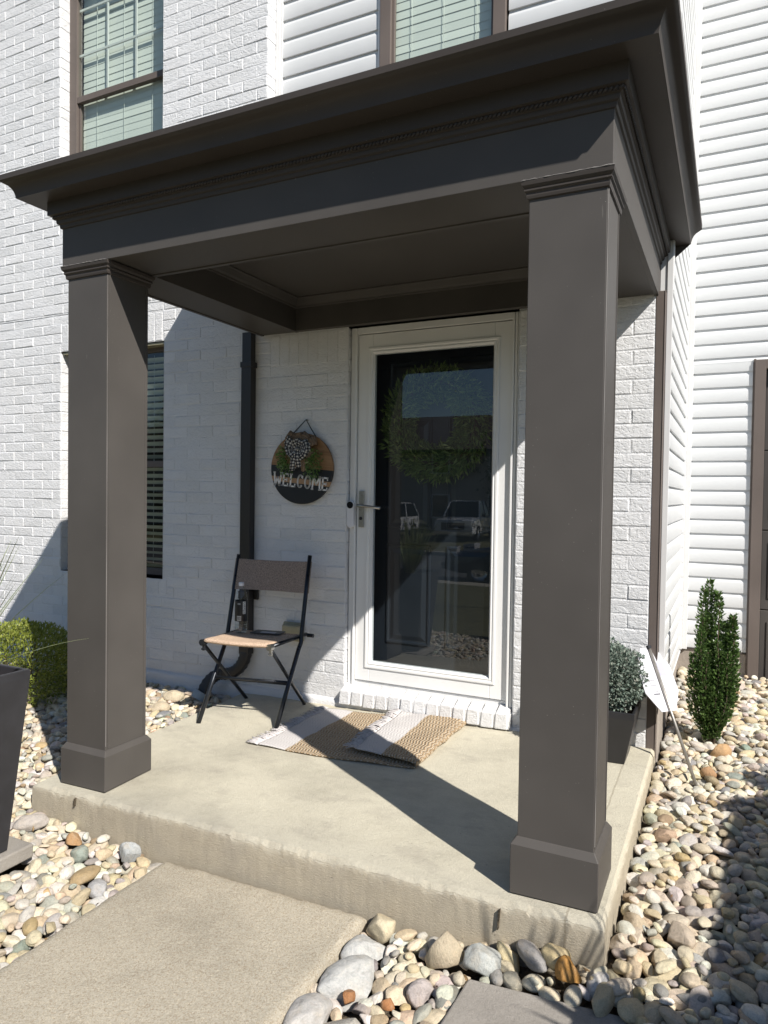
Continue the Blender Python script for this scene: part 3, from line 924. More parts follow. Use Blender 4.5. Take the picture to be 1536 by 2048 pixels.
# ---------------------------------------------------------------- porch
porch = empty('porch', (.49, -1.0, 0), 'dark bronze flat topped porch on two square columns over the stoop', 'porch')
def column(xl, zofs, label):
    w, d, y0 = .2366, .2366, -1.4574
    zb_ = -.005 + zofs
    c = MB()
    c.box(xl, xl + w, y0, y0 + d, zofs + .15, 2.20)
    # overlapping corner boards on the side faces
    c.box(xl + w - .001, xl + w + .003, y0 + .012, y0 + .017, zofs + .19, 2.19)
    c.box(xl + w - .001, xl + w + .003, y0 + d - .017, y0 + d - .012, zofs + .19, 2.19)
    col = c.build('column', M['bronze'], porch, bevel=.003)
    col['label'] = label
    e = .0182
    b = MB()
    lo = [(xl - e, y0 - e), (xl + w + e, y0 - e), (xl + w + e, y0 + d + e), (xl - e, y0 + d + e)]
    hi = [(xl - .002, y0 - .002), (xl + w + .004, y0 - .002), (xl + w + .004, y0 + d + .002), (xl - .002, y0 + d + .002)]
    zz = [(st_z(p[0], p[1]) + .004) for p in lo]
    b.hexa([(*p, z) for p, z in zip(lo, zz)], [(*p, zofs + .160) for p in lo])
    b.hexa([(*p, zofs + .160) for p in lo], [(*p, zofs + .1824) for p in hi])
    b.f = [f for i, f in enumerate(b.f) if i not in (1, 6)]; b.m = b.m[:len(b.f)]
    b.build('plinth', M['bronze'], col, bevel=.0025)
    k = MB()
    prof = [(.0, 2.185), (.006, 2.188), (.008, 2.196), (.008, 2.204), (.014, 2.210), (.014, 2.214), (.012, 2.217), (.020, 2.226), (.022, 2.236), (.022, 2.2395)]
    rings = []
    v = []
    for o_, z in prof: v += [(xl - o_, y0 - o_, z), (xl + w + o_, y0 - o_, z), (xl + w + o_, y0 + d + o_, z), (xl - o_, y0 + d + o_, z)]
    f = []
    for i in range(len(prof) - 1):
        for q in range(4): f.append((i * 4 + q, i * 4 + (q + 1) % 4, (i + 1) * 4 + (q + 1) % 4, (i + 1) * 4 + q))
    k.add(v, f)
    k.build('capital', M['bronze_shaded'], col)
    r_n = random.Random(int(xl * 100))
    mb = MB(); pts = []
    for i in range(34):
        t = i / 33; pts.append((xl - .022 + (w + .044) * t, y0 - .0225 + r_n.uniform(-.0006, .0006), 2.2400 + r_n.uniform(-.0008, .0008)))
    mb.tube(pts, [r_n.uniform(.0004, .0022) for _ in pts], 5)
    mb.tube([(xl + w + .003, y0 + .0005, z) for z in np.linspace(zofs + .2, 2.18, 20)], [r_n.uniform(.0003, .0012) for _ in range(20)], 5)
    mb.build('caulk_line', M['caulk'], col)
    return col
M['caulk'] = simple('old_caulk', (.26, .245, .235), .7)
column(-.6533, -.050, 'left column beside the folding chair')
column(1.4046, -.006, 'right column at the near corner of the stoop')

YR = .1485
def sweep(prof, name, m, xl, xr, yf, ybl, ybr, parent=porch, **kw):
    """profile (offset outward, z) swept round left, front and right"""
    P = np.zeros((len(prof), 4, 3))
    for i, (o_, z) in enumerate(prof):
        P[i, 0] = (xl - o_, ybl, z); P[i, 1] = (xl - o_, yf - o_, z); P[i, 2] = (xr + o_, yf - o_, z); P[i, 3] = (xr + o_, ybr, z)
    mb = MB(); mb.grid(P)
    mb.f = [tuple(f) for f in mb.f]
    # end cap on the right
    ids = [i * 4 + 3 for i in range(len(prof))]
    mb.f.append(tuple(ids)); mb.m.append(0)
    o = mb.build(name, m, parent, **kw)
    return o
# beams: front, left, right, and header at the wall
bi = .2771
mb = MB()
def ubox(z0, z1, xl, xr, yf, yb1, yb2, t):
    mb.hexa([(xl, yf, z0), (xr, yf, z0), (xr, yf + t, z0), (xl, yf + t, z0)], [(xl, yf, z1), (xr, yf, z1), (xr, yf + t, z1), (xl, yf + t, z1)])
    mb.hexa([(xl, yf + t, z0), (xl + t, yf + t, z0), (xl + t, yb1, z0), (xl, yb1, z0)], [(xl, yf + t, z1), (xl + t, yf + t, z1), (xl + t, yb1, z1), (xl, yb1, z1)])
    mb.hexa([(xr - t, yf + t, z0), (xr, yf + t, z0), (xr, yb2, z0), (xr - t, yb2, z0)], [(xr - t, yf + t, z1), (xr, yf + t, z1), (xr, yb2, z1), (xr - t, yb2, z1)])
# soffit boards between the face boards, then the face boards 4 mm lower
e = .022
mb.hexa([(X0 + e, Y0 + e, ZB + .005), (X1 - e, Y0 + e, ZB + .005), (X1 - e, Y0 + bi - e, ZB + .005), (X0 + e, Y0 + bi - e, ZB + .005)],
        [(X0 + e, Y0 + e, 2.50), (X1 - e, Y0 + e, 2.50), (X1 - e, Y0 + bi - e, 2.50), (X0 + e, Y0 + bi - e, 2.50)])
mb.box(X0 + e, X0 + bi - e, Y0 + bi - e + .0005, -.004, ZB + .005, 2.50)
mb.box(X1 - bi + e, X1 - e, Y0 + bi - e + .0005, -.004, ZB + .005, 2.50)
mb.build('beam', M['bronze'], porch)
mb = MB()
mb.box(X0, X1, Y0, Y0 + e - .0005, ZB, 2.47)
mb.box(X0, X0 + e - .0005, Y0 + e, -.006, ZB, 2.47)
mb.box(X1 - e + .0005, X1, Y0 + e, .135, ZB, 2.47)
mb.box(X0 + bi - e + .0005, X1 - bi + e - .0005, Y0 + bi - e + .0005, Y0 + bi, ZB, 2.45)
mb.box(X0 + bi - e + .0005, X0 + bi, Y0 + bi + .0005, -.006, ZB, 2.45)
mb.box(X1 - bi, X1 - bi + e - .0005, Y0 + bi + .0005, -.006, ZB, 2.45)
mb.box(X0 + bi + .0005, X1 - bi - .0005, -.045, -.006, ZB + .002, 2.45)
mb.build('beam_casing', M['bronze'], porch, bevel=.0018)
# inner crown and ceiling
mb = MB()
xi0, xi1, yi0, yi1 = X0 + bi, X1 - bi, Y0 + bi, -.045
prof = [(0, 2.375), (.010, 2.378), (.012, 2.386), (.022, 2.395), (.038, 2.418), (.046, 2.424), (.046, 2.432)]
P = np.zeros((len(prof), 5, 3))
for i, (o_, z) in enumerate(prof):
    P[i] = [(xi0 + o_, yi0 + o_, z), (xi1 - o_, yi0 + o_, z), (xi1 - o_, yi1 - o_, z), (xi0 + o_, yi1 - o_, z), (xi0 + o_, yi0 + o_, z)]
mb.grid(P)
mb.build('inner_crown', M['bronze'], porch)
mb = MB(); mb.box(xi0 + .01, xi1 - .01, yi0 + .01, yi1 - .01, 2.431, 2.45)
mb.build('ceiling', M['bronze'], porch)
# cornice: bed mould, frieze, soffit and crown
prof = [(.0, 2.404), (.006, 2.406), (.008, 2.414), (.008, 2.420), (.016, 2.424), (.018, 2.432), (.018, 2.438), (.026, 2.441), (.028, 2.452), (.0433, 2.456), (.0433, 2.5132), (.1282, 2.5132)]
sweep(prof, 'bed_mould', M['bronze_shaded'], X0, X1, Y0, -.004, YR)
prof = [(.1282, 2.5132), (.1300, 2.5120), (.1310, 2.5210), (.1330, 2.5280), (.1365, 2.5400), (.1430, 2.5520), (.1530, 2.5620), (.1640, 2.5680), (.1720, 2.5730), (.1755, 2.5760), (.1780, 2.5780), (.1790, 2.5990), (.1700, 2.6010), (.05, 2.606)]
o = sweep(prof, 'crown_mould', M['bronze_shaded'], X0, X1, Y0, -.004, YR, angle=40)
# rope moulding
mb = MB(); r4 = .0052
def rope(p, q):
    p, q = Vector(p), Vector(q); L = (q - p).length; n = int(L / .0145); t = (q - p).normalized()
    sd_ = Vector((0, 0, 1)).cross(t).normalized()
    for i in range(n):
        c = p + t * (L * (i + .5) / n)
        a = c - t * .0055 + Vector((0, 0, -.0050)); b = c + t * .0055 + Vector((0, 0, .0050))
        mb.tube([a, c + sd_ * 0, b], [.0036, .0052, .0036], 6)
rope((X0 - .027, Y0 - .030, 2.447), (X1 + .03, Y0 - .030, 2.447))
rope((X1 + .030, Y0 - .03, 2.447), (X1 + .030, YR, 2.447))
mb.build('rope_mould', M['bronze_shaded'], porch, smooth=True)
# shed roof rising to the wall
mb = MB()
xl, xr, yf = X0 - .172, X1 + .085, Y0 - .17
zf, zw = 2.603, 3.083
mb.hexa([(xl, yf, zf - .006), (xr, yf, zf - .006), (xr, -.002, zf - .006), (xl, -.002, zf - .006)],
        [(xl, yf, zf), (xr, yf, zf), (xr, -.002, zw), (xl, -.002, zw)])
mb.build('roof', M['shingle'], porch)

# ---------------------------------------------------------------- downspout
ds = empty('downspout', (-.725, -.05, 0), 'black ribbed downspout on the brick between the window and the welcome sign', 'downspout')
mb = MB()
def rsec(c, w, d, rot=0):
    """ribbed rectangular section, 20 points, in local x (width) and y (depth)"""
    pts = []
    for t in np.linspace(-1, 1, 8): pts.append((t * w / 2, -d / 2 + (.004 if int(round((t + 1) * 3.5)) % 2 else 0)))
    for t in (-.5, 0, .5): pts.append((w / 2, t * d * .9))
    for t in np.linspace(1, -1, 8): pts.append((t * w / 2, d / 2))
    for t in (.5, 0, -.5): pts.append((-w / 2, t * d * .9))
    return pts
def duct(path, w, d, wdir, corr=0.0):
    """path of points; wdir: width direction vector"""
    v = []; f = []
    sec = rsec(None, w, d); n = len(sec)
    path = [Vector(p) for p in path]; wd = Vector(wdir).normalized()
    for i, p in enumerate(path):
        t = (path[min(i + 1, len(path) - 1)] - path[max(i - 1, 0)]).normalized()
        wv = (wd - t * wd.dot(t))
        if wv.length < .2: wv = Vector((0, 0, 1)) - t * t.z
        wv.normalize(); dv = t.cross(wv)
        if dv.y < 0 and abs(t.z) > .5: pass
        k = 1 + (corr if i % 2 else 0)
        for (a, b) in sec: v.append(p + wv * a * k + dv * b * k)
    for i in range(len(path) - 1):
        for q in range(n): f.append((i * n + q, i * n + (q + 1) % n, (i + 1) * n + (q + 1) % n, (i + 1) * n + q))
    f.append(tuple(range(n))); f.append(tuple(range((len(path) - 1) * n, len(path) * n))[::-1])
    mb.add(v, f)
duct([(-.745, -.034, 2.262), (-.745, -.034, 2.06)], .066, .050, (1, 0, 0))
duct([(-.745, -.034, 2.065), (-.745, -.034, .60), (-.745, -.034, .24)], .073, .056, (1, 0, 0))
mb.build('pipe', M['dark_metal_trim'], ds)
mb = MB()
pa = []
for k in range(15):
    a = math.pi / 2 * k / 14
    pa.append((-.745 - .15 * (1 - math.cos(a)), -.037 - .03 * k / 14, .25 - .15 * math.sin(a)))
pb = []
for k in range(1, 15):
    a = math.pi / 2 * k / 14
    pb.append((-.895 - .10 * math.sin(a), -.067 - .085 * k / 14, .10 - .13 * (1 - math.cos(a))))
def cduct(path, w, d):
    v = []; f = []; n = 16
    path = [Vector(p) for p in path]
    prev = Vector((1, 0, 0))
    for i, p in enumerate(path):
        t = (path[min(i + 1, len(path) - 1)] - path[max(i - 1, 0)]).normalized()
        b = Vector((0, 1, 0)); b = (b - t * b.dot(t)).normalized(); a_ = b.cross(t)
        k = 1.0 if i % 2 else .90
        for q in range(n):
            th = 2 * math.pi * q / n; c, s_ = math.cos(th), math.sin(th)
            c = math.copysign(abs(c) ** .55, c); s_ = math.copysign(abs(s_) ** .55, s_)
            v.append(p + a_ * c * w / 2 * k + b * s_ * d / 2 * k)
    for i in range(len(path) - 1):
        for q in range(n): f.append((i * n + q, i * n + (q + 1) % n, (i + 1) * n + (q + 1) % n, (i + 1) * n + q))
    f.append(tuple(range(n))); f.append(tuple(range((len(path) - 1) * n, len(path) * n))[::-1])
    mb.add(v, f)
cduct(pa + pb, .076, .060)
mb.build('elbow', M['dark_metal_trim'], ds, angle=50)
mb = MB()
for zc, hh in ((2.062, .035), (.615, .05)):
    mb.box(-.788, -.702, -.067, -.003, zc - hh / 2, zc + hh / 2)
mb.box(-.702, -.672, -.02, -.003, .585, .65)
mb.build('bracket', M['dark_metal_trim'], ds, bevel=.003)
mb = MB(); mb.tube([(-.992, -.150, -.015), (-1.008, -.172, -.055)], [.050, .056], 18)
mb.build('drain_adapter', simple('blue_grey_plastic', (.30, .36, .40), .5), ds)

# ---------------------------------------------------------------- outlet cover
oc = empty('outlet_cover', (-.40, -.02, .41), 'beige weatherproof outlet cover low on the brick behind the chair', 'outlet cover')
mb = MB(); mb.box(-.474, -.328, -.028, -.002, .352, .468); mb.build('backing', M['beige_plastic'], oc, bevel=.010, seg=3)
mb = MB(); mb.box(-.462, -.340, -.062, -.028, .362, .458); mb.build('lid', M['beige_plastic'], oc, bevel=.014, seg=3)

# ---------------------------------------------------------------- welcome sign
def sign_board_mat():
    m, nt, b = mat('welcome_board_wood')
    tc = N(nt, 'ShaderNodeTexCoord'); sx = N(nt, 'ShaderNodeSeparateXYZ'); nt.links.new(tc.outputs['Object'], sx.inputs[0])
    z = sx.outputs[2]
    grain = noise(nt, coords(nt, (3, 3, 46)), 1.0, 5, .6, .9)
    wood = ramp(nt, grain, [(.25, (.17, .085, .035)), (.5, (.30, .165, .075)), (.75, (.40, .235, .12))])
    a = mth(nt, 'LESS_THAN', z, .006)
    s1 = mth(nt, 'GREATER_THAN', z, -.092); s2 = mth(nt, 'LESS_THAN', z, -.062)
    stripe = mth(nt, 'MULTIPLY', s1, s2)
    blk = mth(nt, 'MULTIPLY', a, mth(nt, 'SUBTRACT', 1.0, stripe))
    c = mixc(nt, blk, wood, (.010, .011, .013))
    pale = mixc(nt, .45, wood, (.5, .33, .2))
    c = mixc(nt, stripe, c, pale)
    nt.links.new(c, b.inputs['Base Color'])
    b.inputs['Roughness'].default_value = .5
    bump(nt, b, grain, .2, .001)
    return m
SC = Vector((-.352, -.018, 1.411)); ST = R(5.2)
ws = empty('welcome_sign', SC, 'round wood and black sign with white WELCOME lettering and a checked bow', 'sign')
ws.rotation_euler = (0, ST, 0)
def wadd(mb, name, m, parent=None, **kw):
    o = mb.build(name, m, None, **kw)
    o.parent = parent or ws
    o.location = (0, 0, 0)
    return o
mb = MB(); n = 72; v = []
for y in (-.008, .008):
    for k in range(n): a = 2 * math.pi * k / n; v.append((.222 * math.cos(a), y, .216 * math.sin(a)))
mb.add(v, [tuple(range(n)), tuple(range(2 * n - 1, n - 1, -1))] + [(k, n + k, n + (k + 1) % n, (k + 1) % n) for k in range(n)])
wadd(mb, 'board', sign_board_mat(), bevel=.0015)
# slab lettering
def stroke(mb, pts, w, y0=-.0115, y1=-.0078):
    for (ax, az), (bx, bz) in zip(pts[:-1], pts[1:]):
        d = Vector((bx - ax, bz - az)); L = d.length
        if L < 1e-6: continue
        d /= L; nx, nz = -d.y * w / 2, d.x * w / 2
        ex, ez = d.x * w * .18, d.y * w * .18
        q = [(ax - ex + nx, az - ez + nz), (bx + ex + nx, bz + ez + nz), (bx + ex - nx, bz + ez - nz), (ax - ex - nx, az - ez - nz)]
        mb.hexa([(x, y0, z) for x, z in q], [(x, y1, z) for x, z in q])
LT = MB()
H_, Wd = .078, .046
def arc(cx, cz, rx, rz, a0, a1, n=14): return [(cx + rx * math.cos(a0 + (a1 - a0) * i / n), cz + rz * math.sin(a0 + (a1 - a0) * i / n)) for i in range(n + 1)]
LW = [.064, .050, .050, .050, .054, .064, .050]
xx = -.196
zc0 = -.077
for ch, lw in zip('WELCOME', LW):
    a, b = xx + .006, xx + lw - .006
    lo, hi = zc0 - H_ / 2, zc0 + H_ / 2; w = .0102; m_ = (a + b) / 2; se = .0062
    if ch == 'W':
        stroke(LT, [(a, hi), (a + .010, lo), (m_, zc0 + .012), (b - .010, lo), (b, hi)], w)
        for p in (a, b): stroke(LT, [(p - se, hi), (p + se, hi)], .008)
        for p in (a + .010, b - .010): stroke(LT, [(p - .004, lo), (p + .004, lo)], .008)
    if ch == 'M':
        stroke(LT, [(a, lo), (a + .004, hi), (m_, zc0 - .010), (b - .004, hi), (b, lo)], w)
        for p in (a, b): stroke(LT, [(p - se, lo), (p + se, lo)], .008)
        for p in (a + .004, b - .004): stroke(LT, [(p - se, hi), (p + .004, hi)], .008)
    if ch == 'E':
        stroke(LT, [(a + .004, lo), (a + .004, hi)], w)
        for zz in (lo + .003, hi - .003): stroke(LT, [(a - .004, zz), (b, zz)], .009)
        stroke(LT, [(a, zc0), (b - .008, zc0)], .008)
        stroke(LT, [(b - .002, hi), (b - .002, hi - .017)], .006); stroke(LT, [(b - .002, lo), (b - .002, lo + .017)], .006); stroke(LT, [(b - .010, zc0 - .008), (b - .010, zc0 + .008)], .005)
    if ch == 'L':
        stroke(LT, [(a + .004, lo), (a + .004, hi)], w); stroke(LT, [(a - .004, hi - .002), (a + .013, hi - .002)], .008)
        stroke(LT, [(a - .004, lo + .003), (b, lo + .003)], .009); stroke(LT, [(b - .002, lo), (b - .002, lo + .020)], .006)
    if ch == 'C':
        stroke(LT, arc(m_, zc0, (b - a) / 2 - .002, H_ / 2 - .003, .75, 2 * math.pi - .75, 18), w); stroke(LT, [(b - .003, zc0 + .018), (b - .003, zc0 + .034)], .006)
    if ch == 'O':
        stroke(LT, arc(m_, zc0, (b - a) / 2 - .002, H_ / 2 - .003, 0, 2 * math.pi, 24), w)
    xx += lw + .0025
M['letter_white'] = simple('letter_white', (.80, .78, .76), .6)
wadd(LT, 'lettering', M['letter_white'])
mb = MB(); mb.tube([(-.085, -.010, .200), (-.045, -.008, .245), (0, -.002, .298), (.045, -.008, .245), (.085, -.010, .200)], .0036, 8)
wadd(mb, 'hanging_cord', M['cord'])
mb = MB(); mb.tube([(0, .016, .296), (0, -.010, .298)], .004, 8); wadd(mb, 'nail', M['nickel'])
# ribbons
def check_mat():
    m, nt, b = mat('buffalo_check_ribbon')
    tc = N(nt, 'ShaderNodeTexCoord'); at = N(nt, 'ShaderNodeUVMap')
    sx = N(nt, 'ShaderNodeSeparateXYZ'); nt.links.new(at.outputs[0], sx.inputs[0])
    def sq(v, k): return mth(nt, 'GREATER_THAN', mth(nt, 'FRACT', mth(nt, 'MULTIPLY', v, k)), .5)
    t = mth(nt, 'MULTIPLY', mth(nt, 'ADD', sq(sx.outputs[0], 1.0), sq(sx.outputs[1], 1.0)), .5)
    c = ramp(nt, t, [(0, (.62, .60, .55)), (.5, (.12, .12, .13)), (1, (.012, .012, .015))], 'CONSTANT')
    r_ = c.node.color_ramp.elements; r_[1].position = .3; r_[2].position = .8
    nt.links.new(c, b.inputs['Base Color']); b.inputs['Roughness'].default_value = .8
    return m
M['check'] = check_mat()
M['burlap'] = simple('burlap', (.24, .17, .115), .95, nscale=150, namt=.5, bscale=300, bstr=.6)
def ribbon(pts, w, name, m, parent=ws, ndiv=14, uvk=70, wave=.004, seed=0):
    """strip through 3D control points with width vectors: pts [(x,y,z,wx,wy,wz)]"""
    r5 = random.Random(seed)
    P = np.array(pts, float); n = len(P)
    ts = np.linspace(0, n - 1, ndiv * (n - 1) + 1)
    C = np.zeros((len(ts), 6))
    for k, t in enumerate(ts):
        i = min(int(t), n - 2); f = t - i
        p0, p1, p2, p3 = P[max(i - 1, 0)], P[i], P[i + 1], P[min(i + 2, n - 1)]
        C[k] = .5 * ((2 * p1) + (-p0 + p2) * f + (2 * p0 - 5 * p1 + 4 * p2 - p3) * f * f + (-p0 + 3 * p1 - 3 * p2 + p3) * f ** 3)
    me = D.meshes.new(name); v = []; uv = []
    L = 0
    m5 = 5
    for k in range(len(ts)):
        if k: L += np.linalg.norm(C[k, :3] - C[k - 1, :3])
        wv = C[k, 3:]; wv = wv / (np.linalg.norm(wv) + 1e-9)
        for j in range(m5):
            s_ = (j / (m5 - 1) - .5)
            q = C[k, :3] + wv * w * s_ + np.array([0, -1, 0]) * wave * math.sin(k * .9 + j * 1.7 + seed)
            v.append(tuple(q)); uv.append((L * uvk, (s_ * w) * uvk + .25))
    f = []
    for k in range(len(ts) - 1):
        for j in range(m5 - 1): f.append((k * m5 + j, k * m5 + j + 1, (k + 1) * m5 + j + 1, (k + 1) * m5 + j))
    me.from_pydata(v, [], f); me.materials.append(m)
    ul = me.uv_layers.new(name='UVMap')
    for l in me.loops: ul.data[l.index].uv = uv[l.vertex_index]
    me.polygons.foreach_set('use_smooth', [True] * len(f))
    o = D.objects.new(name, me); COL.objects.link(o); o.parent = parent
    md = o.modifiers.new('thick', 'SOLIDIFY'); md.thickness = .0008
    return o
def loop_pts(cx, cz, ang, L, depth=.035, fat=.045):
    ca, sa = math.cos(ang), math.sin(ang)
    out = []
    for t, d, k in ((0, .028, .35), (.45, .028 + depth * .7, .8), (.85, .028 + depth, 1), (1.0, .028 + depth * .55, 1.05), (.8, .016, 1), (.4, .012, .8), (0, .014, .35)):
        out.append((cx + ca * L * t, -d, cz + sa * L * t, -sa * k, .15 * (1 if t > .5 else -1), ca * k))
    return out
BC = (-.012, .118)
bow = MB(); bow.lathe([(0, -.012), (.012, -.008), (.015, 0), (.012, .008), (0, .012)], 0, 0, 14, cap=False)
bo = bow.build('bow_knot', M['check'], None, smooth=True); bo.parent = ws; bo.location = (BC[0], -.05, BC[1])
bo.data.uv_layers.new(name='UVMap')
for i, (a, L, w) in enumerate(((150, .100, .058), (168, .092, .048), (195, .085, .046), (30, .085, .05), (10, .09, .048), (-14, .08, .046), (115, .06, .045), (70, .06, .045), (225, .075, .042), (-48, .075, .042))):
    ribbon(loop_pts(BC[0], BC[1], R(a), L * .98), w * 1.0, 'bow_loop', M['check'], uvk=52, seed=i)
for i, (dx, dz, tw) in enumerate(((-.035, -.135, .2), (.012, -.115, -.2))):
    ribbon([(BC[0], -.045, BC[1] - .005, 1, 0, 0), (BC[0] + dx * .5, -.052, BC[1] + dz * .5, 1, .3, .1), (BC[0] + dx, -.034, BC[1] + dz, .8, tw, .2)], .036, 'bow_tail', M['check'], uvk=52, seed=20 + i)
for i, (a, L, w) in enumerate(((140, .115, .06), (100, .09, .06), (60, .1, .06), (25, .125, .058), (200, .095, .05), (-25, .1, .05))):
    q = loop_pts(BC[0], BC[1] + .008, R(a), L, .028)
    q = [(x, y + .012, z, *w_) for x, y, z, *w_ in q]
    ribbon(q, w, 'burlap_loop', M['burlap'], seed=40 + i, wave=.006)
for i, (dx, dz) in enumerate(((.045, -.130), (-.06, -.12), (.075, -.1))):
    ribbon([(BC[0], -.026, BC[1], 1, 0, 0), (BC[0] + dx * .5, -.032, BC[1] + dz * .5, 1, .4, .2), (BC[0] + dx, -.020, BC[1] + dz, .9, -.2, .3)], .04, 'burlap_tail', M['burlap'], seed=60 + i, wave=.005)

# ---------------------------------------------------------------- leaves
def leaves(pos, dirs, size, aspect=.45, fold=.25, rr=None, up=None, curl=.15):
    """pos (n,3), dirs (n,3) leaf directions, size (n,): returns V, F (quads, 2 per leaf), tone"""
    n = len(pos); rr = rr or rng
    d = dirs / (np.linalg.norm(dirs, axis=1, keepdims=True) + 1e-9)
    rv = rr.normal(size=(n, 3)) if up is None else up + rr.normal(0, .35, (n, 3))
    s = np.cross(d, rv); s /= (np.linalg.norm(s, axis=1, keepdims=True) + 1e-9)
    nn = np.cross(s, d)
    sz = size[:, None]
    base = pos; tip = pos + d * sz - nn * sz * curl
    mid = pos + d * sz * .5
    l = mid + s * sz * aspect * .5 + nn * sz * fold * .3
    r = mid - s * sz * aspect * .5 + nn * sz * fold * .3
    m2 = mid - nn * sz * .02
    V = np.stack([base, l, tip, r, m2], 1).reshape(-1, 3)
    i = np.arange(n)[:, None] * 5
    F = np.concatenate([i + np.array([[0, 4, 2, 1]]), i + np.array([[0, 3, 2, 4]])], 0)
    tone = np.repeat(np.clip(rr.normal(.45, .2, n), 0, 1), 5)
    return V, F, tone
def sphere_pts(n, rr=None):
    rr = rr or rng
    v = rr.normal(size=(n, 3)); return v / np.linalg.norm(v, axis=1, keepdims=True)

for sgn, (cx, cz) in ((0, (-.105, .060)), (1, (.098, .052))):
    n = 330
    v = sphere_pts(n); rad = rng.random(n) ** .5
    p = np.array([cx, -.030, cz]) + v * rad[:, None] * np.array([.058, .026, .075]) + np.array([0, 0, 1]) * (-.03 * rad * (rng.random(n) > .6))[:, None]
    V, F, t = leaves(p, v * np.array([1, .8, 1]) + np.array([0, -.5, -.35]), rng.uniform(.012, .022, n), .5)
    o = mesh_np('greenery', V, F, M['sign_leaf'], None, False, t); o.parent = ws
    n = 60
    p = np.array([cx * .98, -.020, cz - .085]) + rng.normal(size=(n, 3)) * np.array([.026, .004, .018])
    V, F, t = leaves(p, rng.normal(size=(n, 3)) * np.array([1, .3, 1]) + np.array([0, -.2, -1.]), rng.uniform(.012, .02, n), .3)
    o = mesh_np('greenery', V, F, M['sign_leaf'], None, False, t); o.parent = ws

# ---------------------------------------------------------------- wreath on the inner door
wr = empty('wreath', (.453, .16, 1.675), 'round green leaf wreath hanging on the navy front door behind the glass', 'wreath')
n = 5200
th = rng.uniform(0, 2 * math.pi, n); ph = rng.uniform(0, 2 * math.pi, n); rad = .098 * rng.random(n) ** .5 * rng.uniform(.8, 1.15, n)
RR, W_ = .236, 1.0
c = np.stack([np.cos(th), np.zeros(n), np.sin(th)], 1); tg = np.stack([-np.sin(th), np.zeros(n), np.cos(th)], 1)
p = np.array([.453, .155, 1.675]) + c * (RR + rad * np.cos(ph))[:, None]
p[:, 1] += np.minimum(rad * np.sin(ph) * .55, .03) - .01
dirs = tg * -.6 + c * (np.cos(ph) * .9)[:, None] + np.array([0, -.35, 0]) + rng.normal(0, .45, (n, 3))
V, F, t = leaves(p, dirs, rng.uniform(.024, .056, n), .26)
V[:, 1] = np.minimum(V[:, 1], .192)
mesh_np('leaves', V, F, M['wreath'], wr, False, t)
mb = MB(); mb.tube([(.453 + RR * math.cos(a), .160, 1.675 + RR * math.sin(a)) for a in np.linspace(0, 2 * math.pi, 40)], .018, 8)
mb.build('vine_ring', M['bark'], wr, smooth=True)

# ---------------------------------------------------------------- chair
def weave(name, col, sc=260):
    m, nt, b = mat(name)
    vec = coords(nt)
    f = noise(nt, vec, sc, 2, .6)
    g = noise(nt, coords(nt, (300, 300, 60)), 1.0, 2)
    c = ramp(nt, f, [(.3, tuple(x * .45 for x in col)), (.5, col), (.7, tuple(min(1, x * 1.5) for x in col))])
    nt.links.new(c, b.inputs['Base Color']); b.inputs['Roughness'].default_value = .95; b.inputs['Specular IOR Level'].default_value = .1
    k = bump(nt, b, f, .7, .0015); bump(nt, b, g, .3, .001, k)
    return m
M['sling'] = weave('brown_woven_sling', (.31, .245, .205))
M['seat_weave'] = weave('tan_woven_seat', (.50, .37, .27), 200)
ch = empty('folding_chair', (-.43, -.35, -.02), 'folding chair with dark metal legs, woven seat and sling back against the brick', 'chair')
FL, FR = Vector((-.644, -.595, -.029)), Vector((-.172, -.529, -.015))
JL, JR = Vector((-.662, -.33, .40)), Vector((-.190, -.264, .41))
TL, TR = Vector((-.676, -.205, .885)), Vector((-.212, -.139, .897))
for a, b, c in ((FL, JL, TL), (FR, JR, TR)):
    mb = MB()
    mid1 = a.lerp(b, .93); mid2 = b.lerp(c, .08)
    mb.tube([a, a.lerp(b, .5), mid1, b.lerp(a, .0) + Vector((0, .006, 0)), mid2, c.lerp(b, .5), c], .0125, 12)
    mb.build('rear_post', M['chair_metal'], ch, smooth=True)
SL, SR = Vector((-.640, -.560, .408)), Vector((-.228, -.500, .412))
BL, BR = Vector((-.683, -.108, -.018)), Vector((-.283, -.068, -.008))
for a, b in ((SL, BL), (SR, BR)):
    mb = MB(); mb.tube([a + Vector((0, .012, -.015)), b], .0105, 12); mb.build('leg', M['chair_metal'], ch, smooth=True)
# feet caps
mb = MB()
# side rails from the front of the seat to the posts
for a, b in ((SL + Vector((.004, -.012, .014)), JL + Vector((.02, .09, .032))), (SR + Vector((0, -.012, .014)), JR + Vector((-.02, .09, .030)))):
    mb = MB(); mb.tube([a, b], .0135, 10, flat=.8); mb.build('seat_rail', M['chair_metal'], ch, smooth=True)
for (a, b) in ((FL.lerp(JL, .53), FR.lerp(JR, .53)), (SL.lerp(BL, .62), SR.lerp(BR, .62))):
    mb = MB(); mb.tube([a, b], .008, 10); mb.build('stretcher', M['chair_metal'], ch, smooth=True)
for p in (SL, SR):
    mb = MB(); mb.tube([p + Vector((0, -.020, .012)), p + Vector((0, .012, .010))], [.018, .018], 14); mb.box(p.x - .006, p.x + .006, p.y - .006, p.y + .010, p.z - .035, p.z + .006)
    mb.tube([p + Vector((-.012, -.004, -.028)), p + Vector((.012, -.004, -.028))], .005, 8)
    mb.build('bracket', M['nickel'] if p is SR else M['chair_metal'], ch)
for p in (JR + Vector((.012, .07, .03)), ):
    mb = MB(); mb.tube([p + Vector((-.01, 0, 0)), p + Vector((.028, .004, 0))], .011, 12); mb.build('pivot_bolt', M['chair_metal'], ch)
